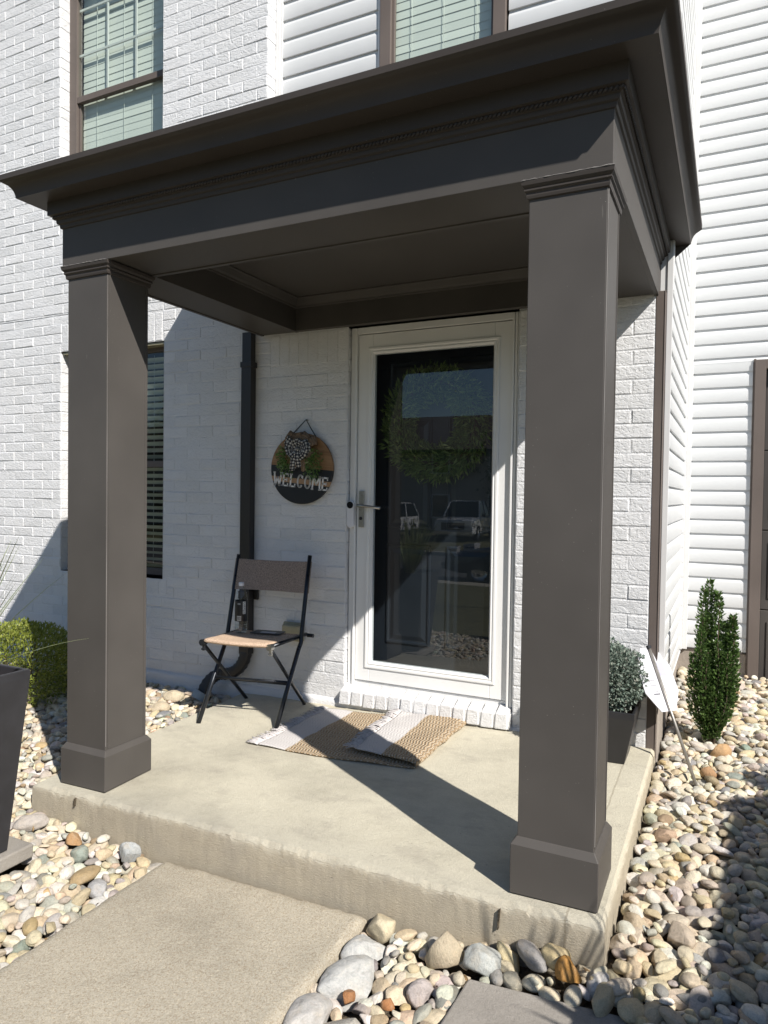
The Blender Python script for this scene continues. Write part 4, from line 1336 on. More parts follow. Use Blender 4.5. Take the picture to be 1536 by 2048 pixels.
# seat: woven slab, sagging slightly, corners rounded
nx, ny = 26, 20
P1 = np.zeros((nx, ny, 3)); P2 = np.zeros((nx, ny, 3))
a0 = SL + Vector((-.004, -.018, 0)); a1 = SR + Vector((.004, -.018, 0)); b0 = JL + Vector((.030, .085, 0)); b1 = JR + Vector((-.030, .085, 0))
for i in range(nx):
    for j in range(ny):
        s_, t_ = i / (nx - 1), j / (ny - 1)
        p = (a0.lerp(a1, s_)).lerp(b0.lerp(b1, s_), t_)
        bowf = -.022 * math.sin(math.pi * s_) * (1 - t_)
        sag = -.010 * math.sin(math.pi * s_) * math.sin(math.pi * min(1, t_ * 1.1))
        edge = min(1, min(t_ * .35, (1 - t_) * .35) / .028) ** .5
        es = min(1, min(s_, 1 - s_) * .42 / .022) ** .5
        e = min(edge, es)
        z = .428 + sag
        P1[i, j] = (p.x, p.y + bowf, z + .002 + .014 * e)
        P2[i, j] = (p.x, p.y + bowf, z + .002 - .014 * e)
mb = MB(); mb.grid(P1); mb.f = [tuple(reversed(f)) for f in mb.f]; mb.grid(P2)
st = mb.build('seat', M['seat_weave'], ch, smooth=True)
bm = bmesh.new(); bm.from_mesh(st.data); bmesh.ops.remove_doubles(bm, verts=bm.verts, dist=1e-4); bmesh.ops.recalc_face_normals(bm, faces=bm.faces); bm.to_mesh(st.data); bm.free()
# sling back
nx = 24
prof = []
def pt(post_a, post_b, z):
    t = (z - post_a.z) / (post_b.z - post_a.z); return post_a.lerp(post_b, t)
P = []
zs = [.862, .83, .79, .75, .71, .682]
for side in (1, -1):
    G = np.zeros((nx, len(zs), 3))
    for j, z in enumerate(zs):
        l = pt(JL, TL, z); r_ = pt(JR, TR, z + .006)
        for i in range(nx):
            s_ = i / (nx - 1)
            ex = (s_ - .5) * 2
            p = l.lerp(r_, s_) + (r_ - l).normalized() * (ex * .017)
            dip = .010 * (1 - ex * ex)
            G[i, j] = (p.x, p.y - side * .014 * (1 - abs(ex) ** 8) ** .5 * (1 if side > 0 else .7) + dip * 1.2 - .000, z + (-.006 if j == 0 else .004 if j == len(zs) - 1 else 0) * (1 - ex * ex))
    P.append(G)
mb = MB(); mb.grid(P[0]); mb.grid(P[1])
mb.build('backrest', M['sling'], ch, smooth=True)
# dark folder on the back of the seat
nb = empty('folder', (-.38, -.30, .446), 'thin dark folder lying on the rear of the folding chair seat', 'folder')
mb = MB(); q = [(-.50, -.325, .4445), (-.315, -.30, .4465), (-.325, -.215, .4465), (-.505, -.24, .4445)]
mb.hexa(q, [(x, y, z + .006) for x, y, z in q]); mb.build('cover', simple('dark_grey_card', (.06, .065, .07), .4), nb, bevel=.001)
mb = MB(); q = [(-.44, -.310, .4512), (-.345, -.297, .4524), (-.350, -.268, .4524), (-.442, -.281, .4512)]
mb.hexa(q, [(x, y, z + .0008) for x, y, z in q]); mb.build('paper_label', simple('grey_paper', (.5, .5, .52), .6), nb)

# bottle
bt = empty('water_bottle', (-.555, -.335, .44), 'clear plastic bottle with a black label standing on the chair seat', 'bottle')
bx, by, bz = -.556, -.335, .442
prof = [(.0, 0), (.026, .001), (.032, .006), (.034, .02), (.0335, .05), (.0345, .07), (.0345, .195), (.033, .21), (.028, .235), (.020, .256), (.013, .270), (.0125, .280)]
mb = MB(); mb.lathe([(r_ * 1.04, bz + z) for r_, z in prof], bx, by, 28, cap=False); mb.build('body', M['clear'], bt, smooth=True)
mb = MB(); mb.lathe([(.0150, bz + .276), (.0155, bz + .279), (.0155, bz + .294), (.014, bz + .296), (0, bz + .296)], bx, by, 24, cap=False); mb.build('cap', M['plastic_white'], bt, smooth=True)
mb = MB(); mb.lathe([(.0366, bz + .072), (.0368, bz + .073), (.0368, bz + .190), (.0366, bz + .191)], bx, by, 32, cap=False)
lb = mb.build('bottle_label', simple('black_label', (.012, .013, .016), .35), bt, smooth=True)
def arcpatch(mb, a0, a1, z0, z1, r_, n=6):
    v = []; 
    for k in range(n + 1):
        a = a0 + (a1 - a0) * k / n
        v += [(bx + r_ * math.cos(a), by + r_ * math.sin(a), z0), (bx + r_ * math.cos(a), by + r_ * math.sin(a), z1)]
    mb.add(v, [(2 * k, 2 * k + 2, 2 * k + 3, 2 * k + 1) for k in range(n)])
mb = MB()
arcpatch(mb, R(-92), R(-52), bz + .077, bz + .104, .0372)
arcpatch(mb, R(-38), R(-10), bz + .115, bz + .187, .0372)
k0 = -88
for i in range(3): arcpatch(mb, R(-84 + i * 9), R(-79 + i * 9), bz + .170, bz + .178, .0372, 1)
mb.build('print', simple('label_print', (.55, .58, .58), .5), lb)
mb = MB()
for i in range(9):
    a = -89 + i * 4; arcpatch(mb, R(a), R(a + (1.6 if i % 3 else 2.6)), bz + .080, bz + .101, .0375, 1)
r6 = random.Random(3)
for i in range(14):
    z = bz + .118 + i * .0048; a = -36 + r6.random() * 10; arcpatch(mb, R(a), R(a + 6 + r6.random() * 10), z, z + .0024, .0375, 1)
mb.build('barcode', M['lens_black'], lb)
mb = MB(); mb.lathe([(0, bz + .004), (.031, bz + .005), (.034, bz + .02), (.034, bz + .05), (0, bz + .05)], bx, by, 24, cap=False)
mb.build('water', M['clear'], bt, smooth=True)

# ---------------------------------------------------------------- rug
def rug_mat():
    m, nt, b = mat('jute_cotton_weave')
    uv = N(nt, 'ShaderNodeUVMap'); sx = N(nt, 'ShaderNodeSeparateXYZ'); nt.links.new(uv.outputs[0], sx.inputs[0])
    u, v = sx.outputs[0], sx.outputs[1]     # metres
    # zigzag rows across
    zig = mth(nt, 'ABSOLUTE', mth(nt, 'SUBTRACT', mth(nt, 'FRACT', mth(nt, 'MULTIPLY', v, 1 / .052)), .5))
    uu = mth(nt, 'ADD', u, mth(nt, 'MULTIPLY', zig, .020))
    row = mth(nt, 'FRACT', mth(nt, 'MULTIPLY', uu, 1 / .0165))
    dash = mth(nt, 'FRACT', mth(nt, 'ADD', mth(nt, 'MULTIPLY', v, 1 / .0125), mth(nt, 'MULTIPLY', mth(nt, 'FLOOR', mth(nt, 'MULTIPLY', uu, 1 / .0165)), .5)))
    white = mth(nt, 'MULTIPLY', mth(nt, 'GREATER_THAN', row, .5), mth(nt, 'GREATER_THAN', dash, .42))
    nz = noise(nt, uv.outputs[0], 60, 3)
    tan = ramp(nt, nz, [(.3, (.30, .205, .12)), (.7, (.48, .36, .23))])
    c = mixc(nt, white, tan, (.56, .49, .385))
    # white woven bands at both ends (u measured along the rug)
    e1 = mth(nt, 'LESS_THAN', u, .165); e2 = mth(nt, 'GREATER_THAN', u, 1.055)
    band = mth(nt, 'ADD', e1, e2, True)
    c = mixc(nt, band, c, (.56, .535, .52))
    nt.links.new(c, b.inputs['Base Color']); b.inputs['Roughness'].default_value = .95; b.inputs['Specular IOR Level'].default_value = .1
    hrow = mth(nt, 'SINE', mth(nt, 'MULTIPLY', uu, 2 * math.pi / .0165))
    hd_ = mth(nt, 'SINE', mth(nt, 'MULTIPLY', v, 2 * math.pi / .0125))
    hh = mth(nt, 'ADD', mth(nt, 'MULTIPLY', mth(nt, 'MULTIPLY', hrow, hd_), .6), hrow)
    hh = mth(nt, 'MULTIPLY', hh, mth(nt, 'SUBTRACT', 1.0, mth(nt, 'MULTIPLY', band, .75)))
    k = bump(nt, b, hh, .8, .0035)
    bump(nt, b, noise(nt, uv.outputs[0], 400, 2), .4, .001, k)
    return m
M['rug'] = rug_mat()
M['fringe'] = simple('cotton_fringe', (.54, .51, .50), .95, nscale=80, namt=.15)
rug = empty('rug', (.27, -.39, 0), 'tan and white woven rug with fringe folded over in front of the door', 'rug')
# profile along s: from left end to the fold and back
def rug_prof(s, Lb, r_):
    """s metres from the left end; Lb length of bottom layer"""
    if s <= Lb: return s, .0045
    a = (s - Lb) / r_
    if a <= math.pi: return Lb + r_ * math.sin(a), .0045 + r_ * (1 - math.cos(a))
    return Lb - (s - Lb - math.pi * r_), .0045 + 2 * r_
A0, A1 = np.array([-.125, -.750]), np.array([-.090, -.115])    # left end front / back
B0, B1 = np.array([.712, -.700]), np.array([.728, -.030])      # fold front / back
LT_ = 1.21; Lb = .835; rf = .0095
ns_, nt_ = 150, 60
V = []; UV = []
r7 = np.random.default_rng(12)
for i in range(ns_):
    s_ = LT_ * i / (ns_ - 1)
    for j in range(nt_):
        t_ = j / (nt_ - 1)
        sp, z = rug_prof(s_, Lb, rf)
        f = sp / Lb
        pf = A0 + (B0 - A0) * f; pb = A1 + (B1 - A1) * f
        if s_ > Lb + .03: pf = pf + np.array([.02, .075]) * ((s_ - Lb) / .4); pb = pb + np.array([-.03, -.005]) * ((s_ - Lb) / .4)
        pf = pf + np.array([0, -.022]) * math.sin(math.pi * min(1, max(0, f))) * (1 if s_ < Lb else 0)
        p = pf + (pb - pf) * t_
        wob = .0035 * (math.sin(p[0] * 17 + p[1] * 9) + math.sin(p[1] * 21 - p[0] * 5 + 1)) 
        wob = abs(wob) * (1 if s_ < Lb else 1.4) + (0.006 if s_ > Lb + .05 else 0)
        V.append((p[0], p[1], st_z(p[0], p[1]) + z + wob + .001)); UV.append((s_, t_ * .66))
F = []
for i in range(ns_ - 1):
    for j in range(nt_ - 1):
        F.append((i * nt_ + j, (i + 1) * nt_ + j, (i + 1) * nt_ + j + 1, i * nt_ + j + 1))
me = D.meshes.new('woven_mat'); me.from_pydata(V, [], F); me.materials.append(M['rug'])
ul = me.uv_layers.new(name='UVMap')
for l in me.loops: ul.data[l.index].uv = UV[l.vertex_index]
me.polygons.foreach_set('use_smooth', [True] * len(F))
o = D.objects.new('woven_mat', me); COL.objects.link(o); o.parent = rug; o.location = -parent_world(rug)
md = o.modifiers.new('thick', 'SOLIDIFY'); md.thickness = .0045; md.offset = 0
def fringe(i_row, sgn):
    mb = MB(); r8 = random.Random(i_row)
    base = [V[i_row * nt_ + j] for j in range(nt_)]
    nxt = [V[(i_row + (1 if i_row == 0 else -1)) * nt_ + j] for j in range(nt_)]
    for j in range(0, nt_, 1):
        for q in range(3):
            b = Vector(base[j]); d = (b - Vector(nxt[j])); d.z = 0; d.normalize()
            side = Vector((-d.y, d.x, 0))
            L = r8.uniform(.035, .085)
            off = side * r8.uniform(-.006, .006)
            k = side * r8.uniform(-.018, .018)
            zl = st_z(b.x, b.y) + (.004 if i_row == 0 else .020)
            p0 = b + off; p1 = b + off + d * L * .4 + k * .3 + Vector((0, 0, r8.uniform(.002, .012)))
            p2 = b + off + d * L * .8 + k + Vector((0, 0, r8.uniform(-.004, .006))); p3 = b + off + d * L + k * 1.5
            p3.z = zl + r8.uniform(0, .014)
            mb.tube([p0, p1, p2, p3], [.0030, .0030, .0026, .0018], 4)
    mb.build('fringe', M['fringe'], rug, smooth=True)
fringe(0, -1); fringe(ns_ - 1, 1)

# ---------------------------------------------------------------- planters
def planter(cx, cy, z0, z1, wb_, wt, m, name, label, cat='planter', group=None, rim=.018):
    e = empty(name, (cx, cy, z0), label, cat, group)
    mb = MB()
    def sq(h, z): return [(cx - h, cy - h, z), (cx + h, cy - h, z), (cx + h, cy + h, z), (cx - h, cy + h, z)]
    hb, ht = wb_ / 2, wt / 2
    rings = [sq(hb, z0), sq(ht, z1 - .03), sq(ht, z1), sq(ht - rim, z1), sq(ht - rim - .004, z1 - .05)]
    v = [p for r_ in rings for p in r_]; f = [(3, 2, 1, 0)]
    for i in range(len(rings) - 1):
        for k in range(4): f.append((i * 4 + k, i * 4 + (k + 1) % 4, (i + 1) * 4 + (k + 1) % 4, (i + 1) * 4 + k))
    mb.add(v, f); mb.build('pot', m, e, bevel=.003)
    mb = MB(); h = ht - rim - .003
    q = np.linspace(-h, h, 14); XX, YY = np.meshgrid(q + cx, q + cy, indexing='ij')
    mb.grid(np.stack([XX, YY, z1 - .045 + .010 * np.sin(XX * 60) * np.cos(YY * 50)], -1)); mb.f = [tuple(reversed(f_)) for f_ in mb.f]
    mb.build('potting_soil', simple('mulch', (.15, .075, .05), .95, nscale=50, namt=.5, bscale=70, bstr=1, bdist=.01), e, smooth=True)
    return e
# left planter with yucca, on a square paver
pl = planter(-.585, -2.045, -.108, .578, .29, .40, M['pot'], 'planter', 'tall tapered charcoal planter with yucca on a square paver left of the path', group='tall planters with yucca flanking the path')
pr = planter(2.52, -2.235, -.098, .588, .29, .40, M['pot'], 'planter', 'tall tapered charcoal planter with yucca on the driveway side of the path', group='tall planters with yucca flanking the path')
def blades(cx, cy, z, spec, parent, name='blades'):
    mb = MB(); V = []; F = []; T = []
    r9 = np.random.default_rng(21)
    for (az, el, L, droop) in spec:
        d = np.array([math.cos(az) * math.cos(el), math.sin(az) * math.cos(el), math.sin(el)])
        sd2 = np.array([-math.sin(az), math.cos(az), 0]); b0 = len(V)
        n = 10; tone = float(r9.uniform(.1, .9))
        p0 = np.array([cx, cy, z]) + sd2 * r9.uniform(-.03, .03) + np.array([math.cos(az), math.sin(az), 0]) * .02
        for k in range(n + 1):
            t = k / n
            w = .0095 * (1 - t) ** .6 * (.6 + 1.2 * min(1, t * 4)) / 1.8 + .0008
            p = p0 + d * L * t + np.array([0, 0, -1]) * droop * L * t ** 2.4
            V += [p + sd2 * w, p - np.array([0, 0, .0025]) * (1 - t), p - sd2 * w]; T += [tone + .2 * t] * 3
            if k:
                a = b0 + (k - 1) * 3; c_ = b0 + k * 3
                F += [(a, a + 1, c_ + 1, c_), (a + 1, a + 2, c_ + 2, c_ + 1)]
    return mesh_np(name, np.array(V), np.array(F), M['yucca'], parent, True, np.clip(T, 0, 1))
spec = []
r10 = np.random.default_rng(33)
for i in range(60):
    spec.append((r10.uniform(0, 2 * math.pi), r10.uniform(1.0, 1.52), r10.uniform(.38, .62), r10.uniform(0, .12)))
spec += [(R(28), R(27), .55, .14), (R(30), R(50), .66, .12), (R(30), R(68), .62, .03), (R(45), R(64), .58, .05), (R(60), R(70), .60, .05)]
blades(-.585, -2.045, .535, spec, pl)
blades(2.52, -2.235, .545, [(a, e_, L, d) for a, e_, L, d in spec[:60] if math.cos(a) * math.cos(e_) > -.28], pr)
mb = MB(); q = (-.81, -.405, -2.24, -1.815)
mb.box(q[0], q[1], q[2], q[3], -.165, -.112); tag(mb.build('paver', M['paver'], bevel=.006), 'square grey paver under the yucca planter left of the path', 'paver', 'loose concrete pavers in the stone bed')
mb = MB()
q = [(1.335, -1.712), (1.80, -1.690), (1.79, -2.12), (1.315, -2.135)]
mb.hexa([(x, y, -.20) for x, y in q], [(q[0][0], q[0][1], -.150), (q[1][0], q[1][1], -.128), (q[2][0], q[2][1], -.135), (q[3][0], q[3][1], -.152)])
tag(mb.build('paver', M['paver'], bevel=.007), 'bare grey paver lying in the stones in front of the right column', 'paver', 'loose concrete pavers in the stone bed')
# small topiary in a black pot by the wall
tp = planter(1.487, -.165, .028, .280, .185, .275, M['black_plastic'], 'topiary_planter', 'small black pot with a round grey green topiary by the right wall', rim=.012)
n = 8500
v = sphere_pts(n); rad = (.35 + .65 * rng.random(n) ** .45)
lump = 1 + .07 * np.sin(v[:, 0] * 9 + 1) * np.sin(v[:, 1] * 8) + .05 * np.sin(v[:, 2] * 13)
p = np.array([1.487, -.165, .405]) + v * (rad * lump)[:, None] * np.array([.170, .170, .165])
V, F, t = leaves(p, v + rng.normal(0, .6, (n, 3)), rng.uniform(.012, .022, n), .62)
mesh_np('foliage', V, F, M['topiary'], tp, False, t)

# ---------------------------------------------------------------- boxwood and holly
bw = empty('boxwood_shrub', (-2.18, -.62, -.1), 'rounded yellow green boxwood against the brick behind the left planter', 'shrub')
n = 15000
v = sphere_pts(n); rad = .45 + .55 * rng.random(n) ** .4
e = 4.0
sup = (np.abs(v[:, 0]) ** e + np.abs(v[:, 1]) ** e + np.abs(v[:, 2]) ** e) ** (-1 / e)
lump = 1 + .06 * np.sin(v[:, 0] * 11) * np.sin(v[:, 1] * 9 + 2) + .05 * np.sin(v[:, 2] * 14 + v[:, 0] * 6)
p = np.array([-2.22, -.58, .095]) + v * (rad * lump * (.86 + .14 * sup))[:, None] * np.array([.46, .42, .285])
V, F, t = leaves(p, v + np.array([0, 0, .4]) + rng.normal(0, .5, (n, 3)), rng.uniform(.016, .030, n), .5)
mesh_np('foliage', V, F, M['boxwood'], bw, False, t)
mb = MB(); 
for i in range(7):
    a = i * .9; mb.tube([(-2.22, -.58, -.2), (-2.22 + .12 * math.cos(a), -.58 + .12 * math.sin(a), .0), (-2.22 + .25 * math.cos(a), -.58 + .22 * math.sin(a), .2)], [.014, .009, .004], 6)
mb.build('stem', M['bark'], bw)

hx, hy, hz = 1.937, .33, -.02
ho = empty('holly_shrub', (hx, hy, hz), 'narrow upright dark green holly growing in the stones by the garage wall', 'shrub')
P_, D_, S_ = [], [], []
mb = MB()
stems = [(-.035, .01, .86, -.006), (.010, .00, .80, .004), (.078, .0, .69, .02), (-.095, -.01, .47, -.02), (-.055, .00, .82, -.010), (-.015, .02, .80, .000), (.060, .01, .68, .030), (.080, -.01, .60, .025), (-.075, -.01, .42, -.030), (.02, -.03, .55, .0), (-.03, -.04, .50, -.01), (.035, .04, .64, .015), (-.04, .035, .66, -.02), (.055, -.035, .50, .02), (-.06, -.03, .60, -.01)]
r11 = np.random.default_rng(5)
for (dx, dy, h_, lean) in stems:
    pts = []
    for k in range(9):
        t_ = k / 8
        spread = min(1, t_ * 2.2)
        pts.append(Vector((hx + dx * .82 * spread + lean * t_ + .006 * math.sin(t_ * 9 + dx * 50), hy + dy * spread, hz + h_ * t_)))
    mb.tube(pts, [.006 * (1 - .75 * k / 8) for k in range(9)], 6)
    nL = int(880 * h_ / .7)
    for q in range(nL):
        t_ = r11.uniform(.10, 1.0)
        i = min(7, int(t_ * 8)); f = t_ * 8 - i
        c_ = pts[i].lerp(pts[i + 1], f)
        a = r11.uniform(0, 2 * math.pi)
        wd = (.027 * min(1, .25 + t_ * 2.5) * (1 - max(0, t_ - .72) / .28 * .82)) * r11.uniform(.2, 1.25)
        P_.append((c_.x + math.cos(a) * wd, c_.y + math.sin(a) * wd, c_.z + r11.uniform(-.01, .01)))
        D_.append((math.cos(a), math.sin(a), .9)); S_.append(r11.uniform(.016, .026))
V, F, t = leaves(np.array(P_), np.array(D_), np.array(S_), .48)
mesh_np('foliage', V, F, M['holly'], ho, False, t)
mb.build('stem', M['bark'], ho, smooth=True)

# ---------------------------------------------------------------- yard sign leaning on the corner
ysg = empty('yard_sign', (1.895, -.215, -.05), 'white octagonal yard sign on a leaning metal stake by the wall corner', 'sign')
S0, S1 = Vector((1.896, -.215, -.06)), Vector((1.652, -.020, .538))
mb = MB(); mb.tube([S0, S1], .0075, 8); mb.build('stake', simple('stake_aluminium', (.36, .34, .31), .4, .6, nscale=20), ysg, smooth=True)
ax = (S1 - S0).normalized()
nrm = Vector((.90, -.43, .05)); nrm = (nrm - ax * nrm.dot(ax)).normalized()
wv = ax.cross(nrm).normalized()
cc = S1 - ax * .155
def sp(a, b, d): return cc + ax * a + wv * b + nrm * d
mb = MB(); k1_, k2_ = .152, .063
oc8 = [(k1_, k2_), (k1_, -k2_), (k2_, -k1_ * .95), (-k2_, -k1_ * .95), (-k1_, -k2_), (-k1_, k2_), (-k2_, k1_ * .95), (k2_, k1_ * .95)]
v = [sp(a, b, .0010 + d) for d in (-.012, -.0085) for a, b in oc8]
mb.add(v, [tuple(range(8)), tuple(range(15, 7, -1))] + [(k, 8 + k, 8 + (k + 1) % 8, (k + 1) % 8) for k in range(8)])
mb.build('sign_plate', simple('white_sign_plastic', (.66, .66, .70), .4), ysg)
mb = MB(); mb.tube([S1 - ax * .008, S1 + ax * .006], .012, 10); mb.build('clip', M['black_plastic'], ysg)
mb = MB()
def bar(a, b0, b1, w, d=-.0068):
    mb.add([sp(a - w, b0, d), sp(a - w, b1, d), sp(a + w, b1, d), sp(a + w, b0, d)], [(0, 1, 2, 3)])
sg = 1 if (wv.x < 0) else -1
for i, L in enumerate((.045, .05, .048, .03)): bar(-.005 - i * .012, sg * .035, sg * (.035 + L), .0012)
bar(-.058, sg * .035, sg * .055, .0012); bar(-.070, sg * .025, sg * .080, .0035)
mb.build('small_print', simple('grey_ink', (.18, .18, .2), .6), ysg)
mb = MB(); mb.add([sp(.015, -sg * .03, -.0068), sp(.015, -sg * .085, -.0068), sp(.080, -sg * .085, -.0068), sp(.080, -sg * .03, -.0068)], [(0, 1, 2, 3)])
mb.build('pale_patch', simple('lavender_print', (.46, .46, .58), .5), ysg)

# ---------------------------------------------------------------- river stones
def ico(level):
    bm = bmesh.new(); bmesh.ops.create_icosphere(bm, subdivisions=level, radius=1.0)
    V = np.array([v.co[:] for v in bm.verts]); F = np.array([[v.index for v in f.verts] for f in bm.faces]); bm.free()
    return V, F
IV3, IF3 = ico(4); IV2, IF2 = ico(3)
rs = np.random.default_rng(77)
def variant(V, seed, angular):
    r_ = np.random.default_rng(seed)
    P = V.copy()
    for k in range(6 if angular else 5):
        d = r_.normal(size=3); d /= np.linalg.norm(d)
        lim = r_.uniform(.48, .8) if angular else r_.uniform(.70, .92)
        s_ = P @ d
        over = np.maximum(0, s_ - lim)
        P -= d[None, :] * (over * (.93 if angular else .7))[:, None]
    disp = np.zeros(len(P))
    for k in range(7):
        f = r_.normal(size=3) * r_.uniform(1.2, 3.2)
        disp += np.sin(P @ f + r_.uniform(0, 6)) * r_.uniform(.01, .035)
    for k in range(6):
        f = r_.normal(size=3) * r_.uniform(6, 11)
        disp += np.sin(P @ f + r_.uniform(0, 6)) * r_.uniform(.002, .007) * (1.5 if angular else 1)
    P *= (1 + disp)[:, None]
    P[:, 0] *= r_.uniform(1.0, 1.35); P[:, 1] *= r_.uniform(.82, 1.0); P[:, 2] *= r_.uniform(.58, .8)
    return P
NV = 26
VAR2 = [variant(IV2, 100 + i, i % 3 == 0) for i in range(NV)]
VAR3 = [variant(IV3, 100 + i, i % 3 == 0) for i in range(NV)]
PAL = {'cream': (.64, .56, .43), 'grey': (.44, .415, .37), 'tan': (.55, .45, .31), 'pinkish': (.47, .40, .34), 'pale': (.66, .62, .55), 'dark grey': (.27, .26, .25), 'brown': (.33, .24, .16), 'greenish grey': (.29, .32, .28), 'golden': (.50, .37, .20)}
PK = list(PAL); PW = np.array([.34, .15, .19, .06, .19, .03, .018, .006, .016]); PW /= PW.sum()
def in_bed(x, y):
    if y < (-3.30 if x < .5 else -2.66): return False
    if 1.312 - (y + 2.13) * 0 < x < 1.81 and -2.14 < y < -1.685: return False
    if -.80 < x < -.415 and -2.23 < y < -1.825: return False
    if -1.535 - .022 < y: 
        if x > 1.700 + .02: return y < 1.47 and x < 2.34
        if x < -.80 - .012: return y < -.045 and x > -2.9
        return False
    if .94 < x < 2.34: return True
    if -2.9 < x < .004: return True
    return False
def bed_name(x, y):
    if y > -1.55 and x > .5: return 'right of the stoop'
    if x > .5: return 'in front of the right column'
    if y < -1.55: return 'left of the path'
    return 'left of the stoop'
C_ = np.array(cam.location); rt_, up_, fw_ = np.array(rt), np.array(up), np.array(fw)
def px(p):
    d = np.array(p) - C_; z = d @ fw_
    return 768 + 1409.5 * (d @ rt_) / z, 1024 - 1409.5 * (d @ up_) / z, z
# big stones read off the photo: x, y, radius, colour, angular, (long, wide, tall), yaw, dz, label
BIG = [
    (1.005, -1.835, .085, (.47, .465, .45), 3, (.120, .080, .046), 1.35, .000, 'large flat pale grey boulder at the edge of the path'),
    (.985, -1.685, .060, (.47, .465, .45), 6, (.090, .058, .038), .9, .004, 'flat grey stone wedged behind the large boulder at the path edge'),
    (.975, -2.010, .075, (.46, .44, .42), 15, (.098, .068, .044), 1.7, .000, 'grainy grey boulder at the bottom edge of the photo beside the path'),
    (1.095, -2.020, .080, (.48, .45, .40), 9, (.110, .080, .040), .3, -.004, 'wide mottled tan and grey boulder at the bottom of the photo'),
    (.985, -1.590, .046, (.58, .50, .36), 0, (.052, .048, .050), .4, .028, 'squarish cream block where the path meets the stoop'),
    (1.232, -1.640, .060, (.44, .37, .27), 9, (.062, .058, .070), .8, .028, 'tan upright boulder standing against the front of the stoop'),
    (1.355, -1.640, .046, (.46, .47, .45), 12, (.058, .048, .050), .2, .018, 'pale grey crystalline stone behind the bare paver'),
    (1.488, -1.590, .048, (.30, .285, .275), 7, (.072, .032, .030), -.75, .030, 'dark elongated stone leaning on the front of the stoop'),
    (1.560, -1.588, .040, (.56, .45, .26), 4, (.050, .040, .035), -.4, .038, 'yellow rounded stone beside the rusty orange one'),
    (1.608, -1.630, .036, (.42, .215, .06), 6, (.040, .038, .044), .3, .028, 'glossy rusty orange stone at the corner of the stoop'),
    (1.160, -1.885, .020, (.42, .19, .08), 9, (.024, .021, .020), .3, .012, 'small rust red stone right of another like it near the boulders'),
    (1.040, -1.905, .020, (.36, .17, .075), 12, (.024, .020, .022), 1.3, .014, 'small rust brown stone touching the large flat boulder'),
    (1.225, -1.815, .038, (.48, .42, .40), 15, (.046, .034, .038), 1.2, .010, 'pale stone with a rusty face left of the bare paver'),
    (1.975, .210, .042, (.47, .30, .16), 18, (.055, .045, .045), .5, .020, 'orange tan stone at the foot of the holly'),
    (1.930, -.060, .032, (.40, .24, .13), 9, (.040, .032, .035), .2, .018, 'brown stone beside the foot of the yard sign stake'),
    (1.880, -1.330, .040, (.47, .39, .31), 3, (.055, .040, .035), -.8, .012, 'tan angular stone halfway along the right bed'),
    (1.790, -.720, .038, (.45, .32, .23), 0, (.048, .036, .034), .7, .014, 'reddish tan stone beside the right edge of the stoop'),
    (-.386, -1.640, .032, (.40, .24, .12), 6, (.036, .028, .034), .4, .022, 'orange brown stone left of the path below the stoop'),
    (-.128, -1.600, .038, (.40, .41, .41), 3, (.050, .024, .045), .5, .030, 'grey slab of stone standing on edge against the stoop'),
    (-.300, -1.690, .032, (.29, .32, .28), 1, (.036, .032, .032), .4, .014, 'rounded greenish grey stone left of the path'),
    (-.165, -1.775, .045, (.34, .25, .14), 10, (.065, .034, .024), 1.4, .016, 'flat olive brown layered stone left of the path'),
    (-.070, -1.805, .036, (.40, .39, .39), 8, (.050, .036, .030), -.6, .012, 'mottled grey stone resting on the left edge of the path'),
    (-.665, -1.625, .055, (.42, .38, .35), 13, (.075, .045, .035), .9, .014, 'large pinkish grey stone beside the yucca planter'),
    (-1.180, -.215, .052, (.52, .44, .32), 2, (.070, .050, .045), .3, .018, 'cream boulder near the downspout elbow'),
    (-1.120, -.390, .045, (.50, .42, .31), 14, (.062, .045, .040), 1.0, .014, 'tan boulder in the sun left of the chair'),
]
cell = {}
CS = .06
placed = []
def ok(x, y, r_, k):
    ci, cj = int(math.floor(x / CS)), int(math.floor(y / CS))
    for i in range(ci - 3, ci + 4):
        for j in range(cj - 3, cj + 4):
            for (a, b, c) in cell.get((i, j), ()):
                dd = (r_ + c) * k
                if (a - x) ** 2 + (b - y) ** 2 < dd * dd: return False
    return True
def put(x, y, r_): cell.setdefault((int(math.floor(x / CS)), int(math.floor(y / CS))), []).append((x, y, r_))
for b in BIG:
    for (ox, oy) in ((0, 0),):
        put(b[0], b[1], b[2] * 1.02)
regions = [((1.70, 2.34, -1.60, 1.47), 1.0), ((.94, 2.34, -3.30, -1.56), 1.0), ((-1.1, .0, -3.30, -1.56), 1.0), ((-1.75, -.81, -1.60, -.03), 1.0), ((-2.9, -1.1, -3.30, -1.0), .6), ((-2.9, -1.75, -1.0, -.03), .5)]
stones = []   # x, y, z, r
def layer(k, rmin, rmax, dens, lift, tries):
    for (x0_, x1_, y0_, y1_), w in regions:
        area = (x1_ - x0_) * (y1_ - y0_)
        nT = int(area * dens * w)
        rad_ = np.sort(rmin + (rmax - rmin) * rs.random(nT) ** 2.0)[::-1]
        for r_ in rad_:
            for _ in range(tries):
                x = rs.uniform(x0_, x1_); y = rs.uniform(y0_, y1_)
                if in_bed(x, y) and ok(x, y, r_, k):
                    put(x, y, r_); stones.append((x, y, r_, lift)); break
layer(.80, .0145, .037, 1150, 0.0, 26)
layer(.84, .011, .017, 800, -.004, 8)
cell2, cell = cell, {}
for b in BIG: put(b[0], b[1], b[2] * 1.1)
layer(1.05, .013, .030, 330, .019, 5)
G = dict()
recs = []
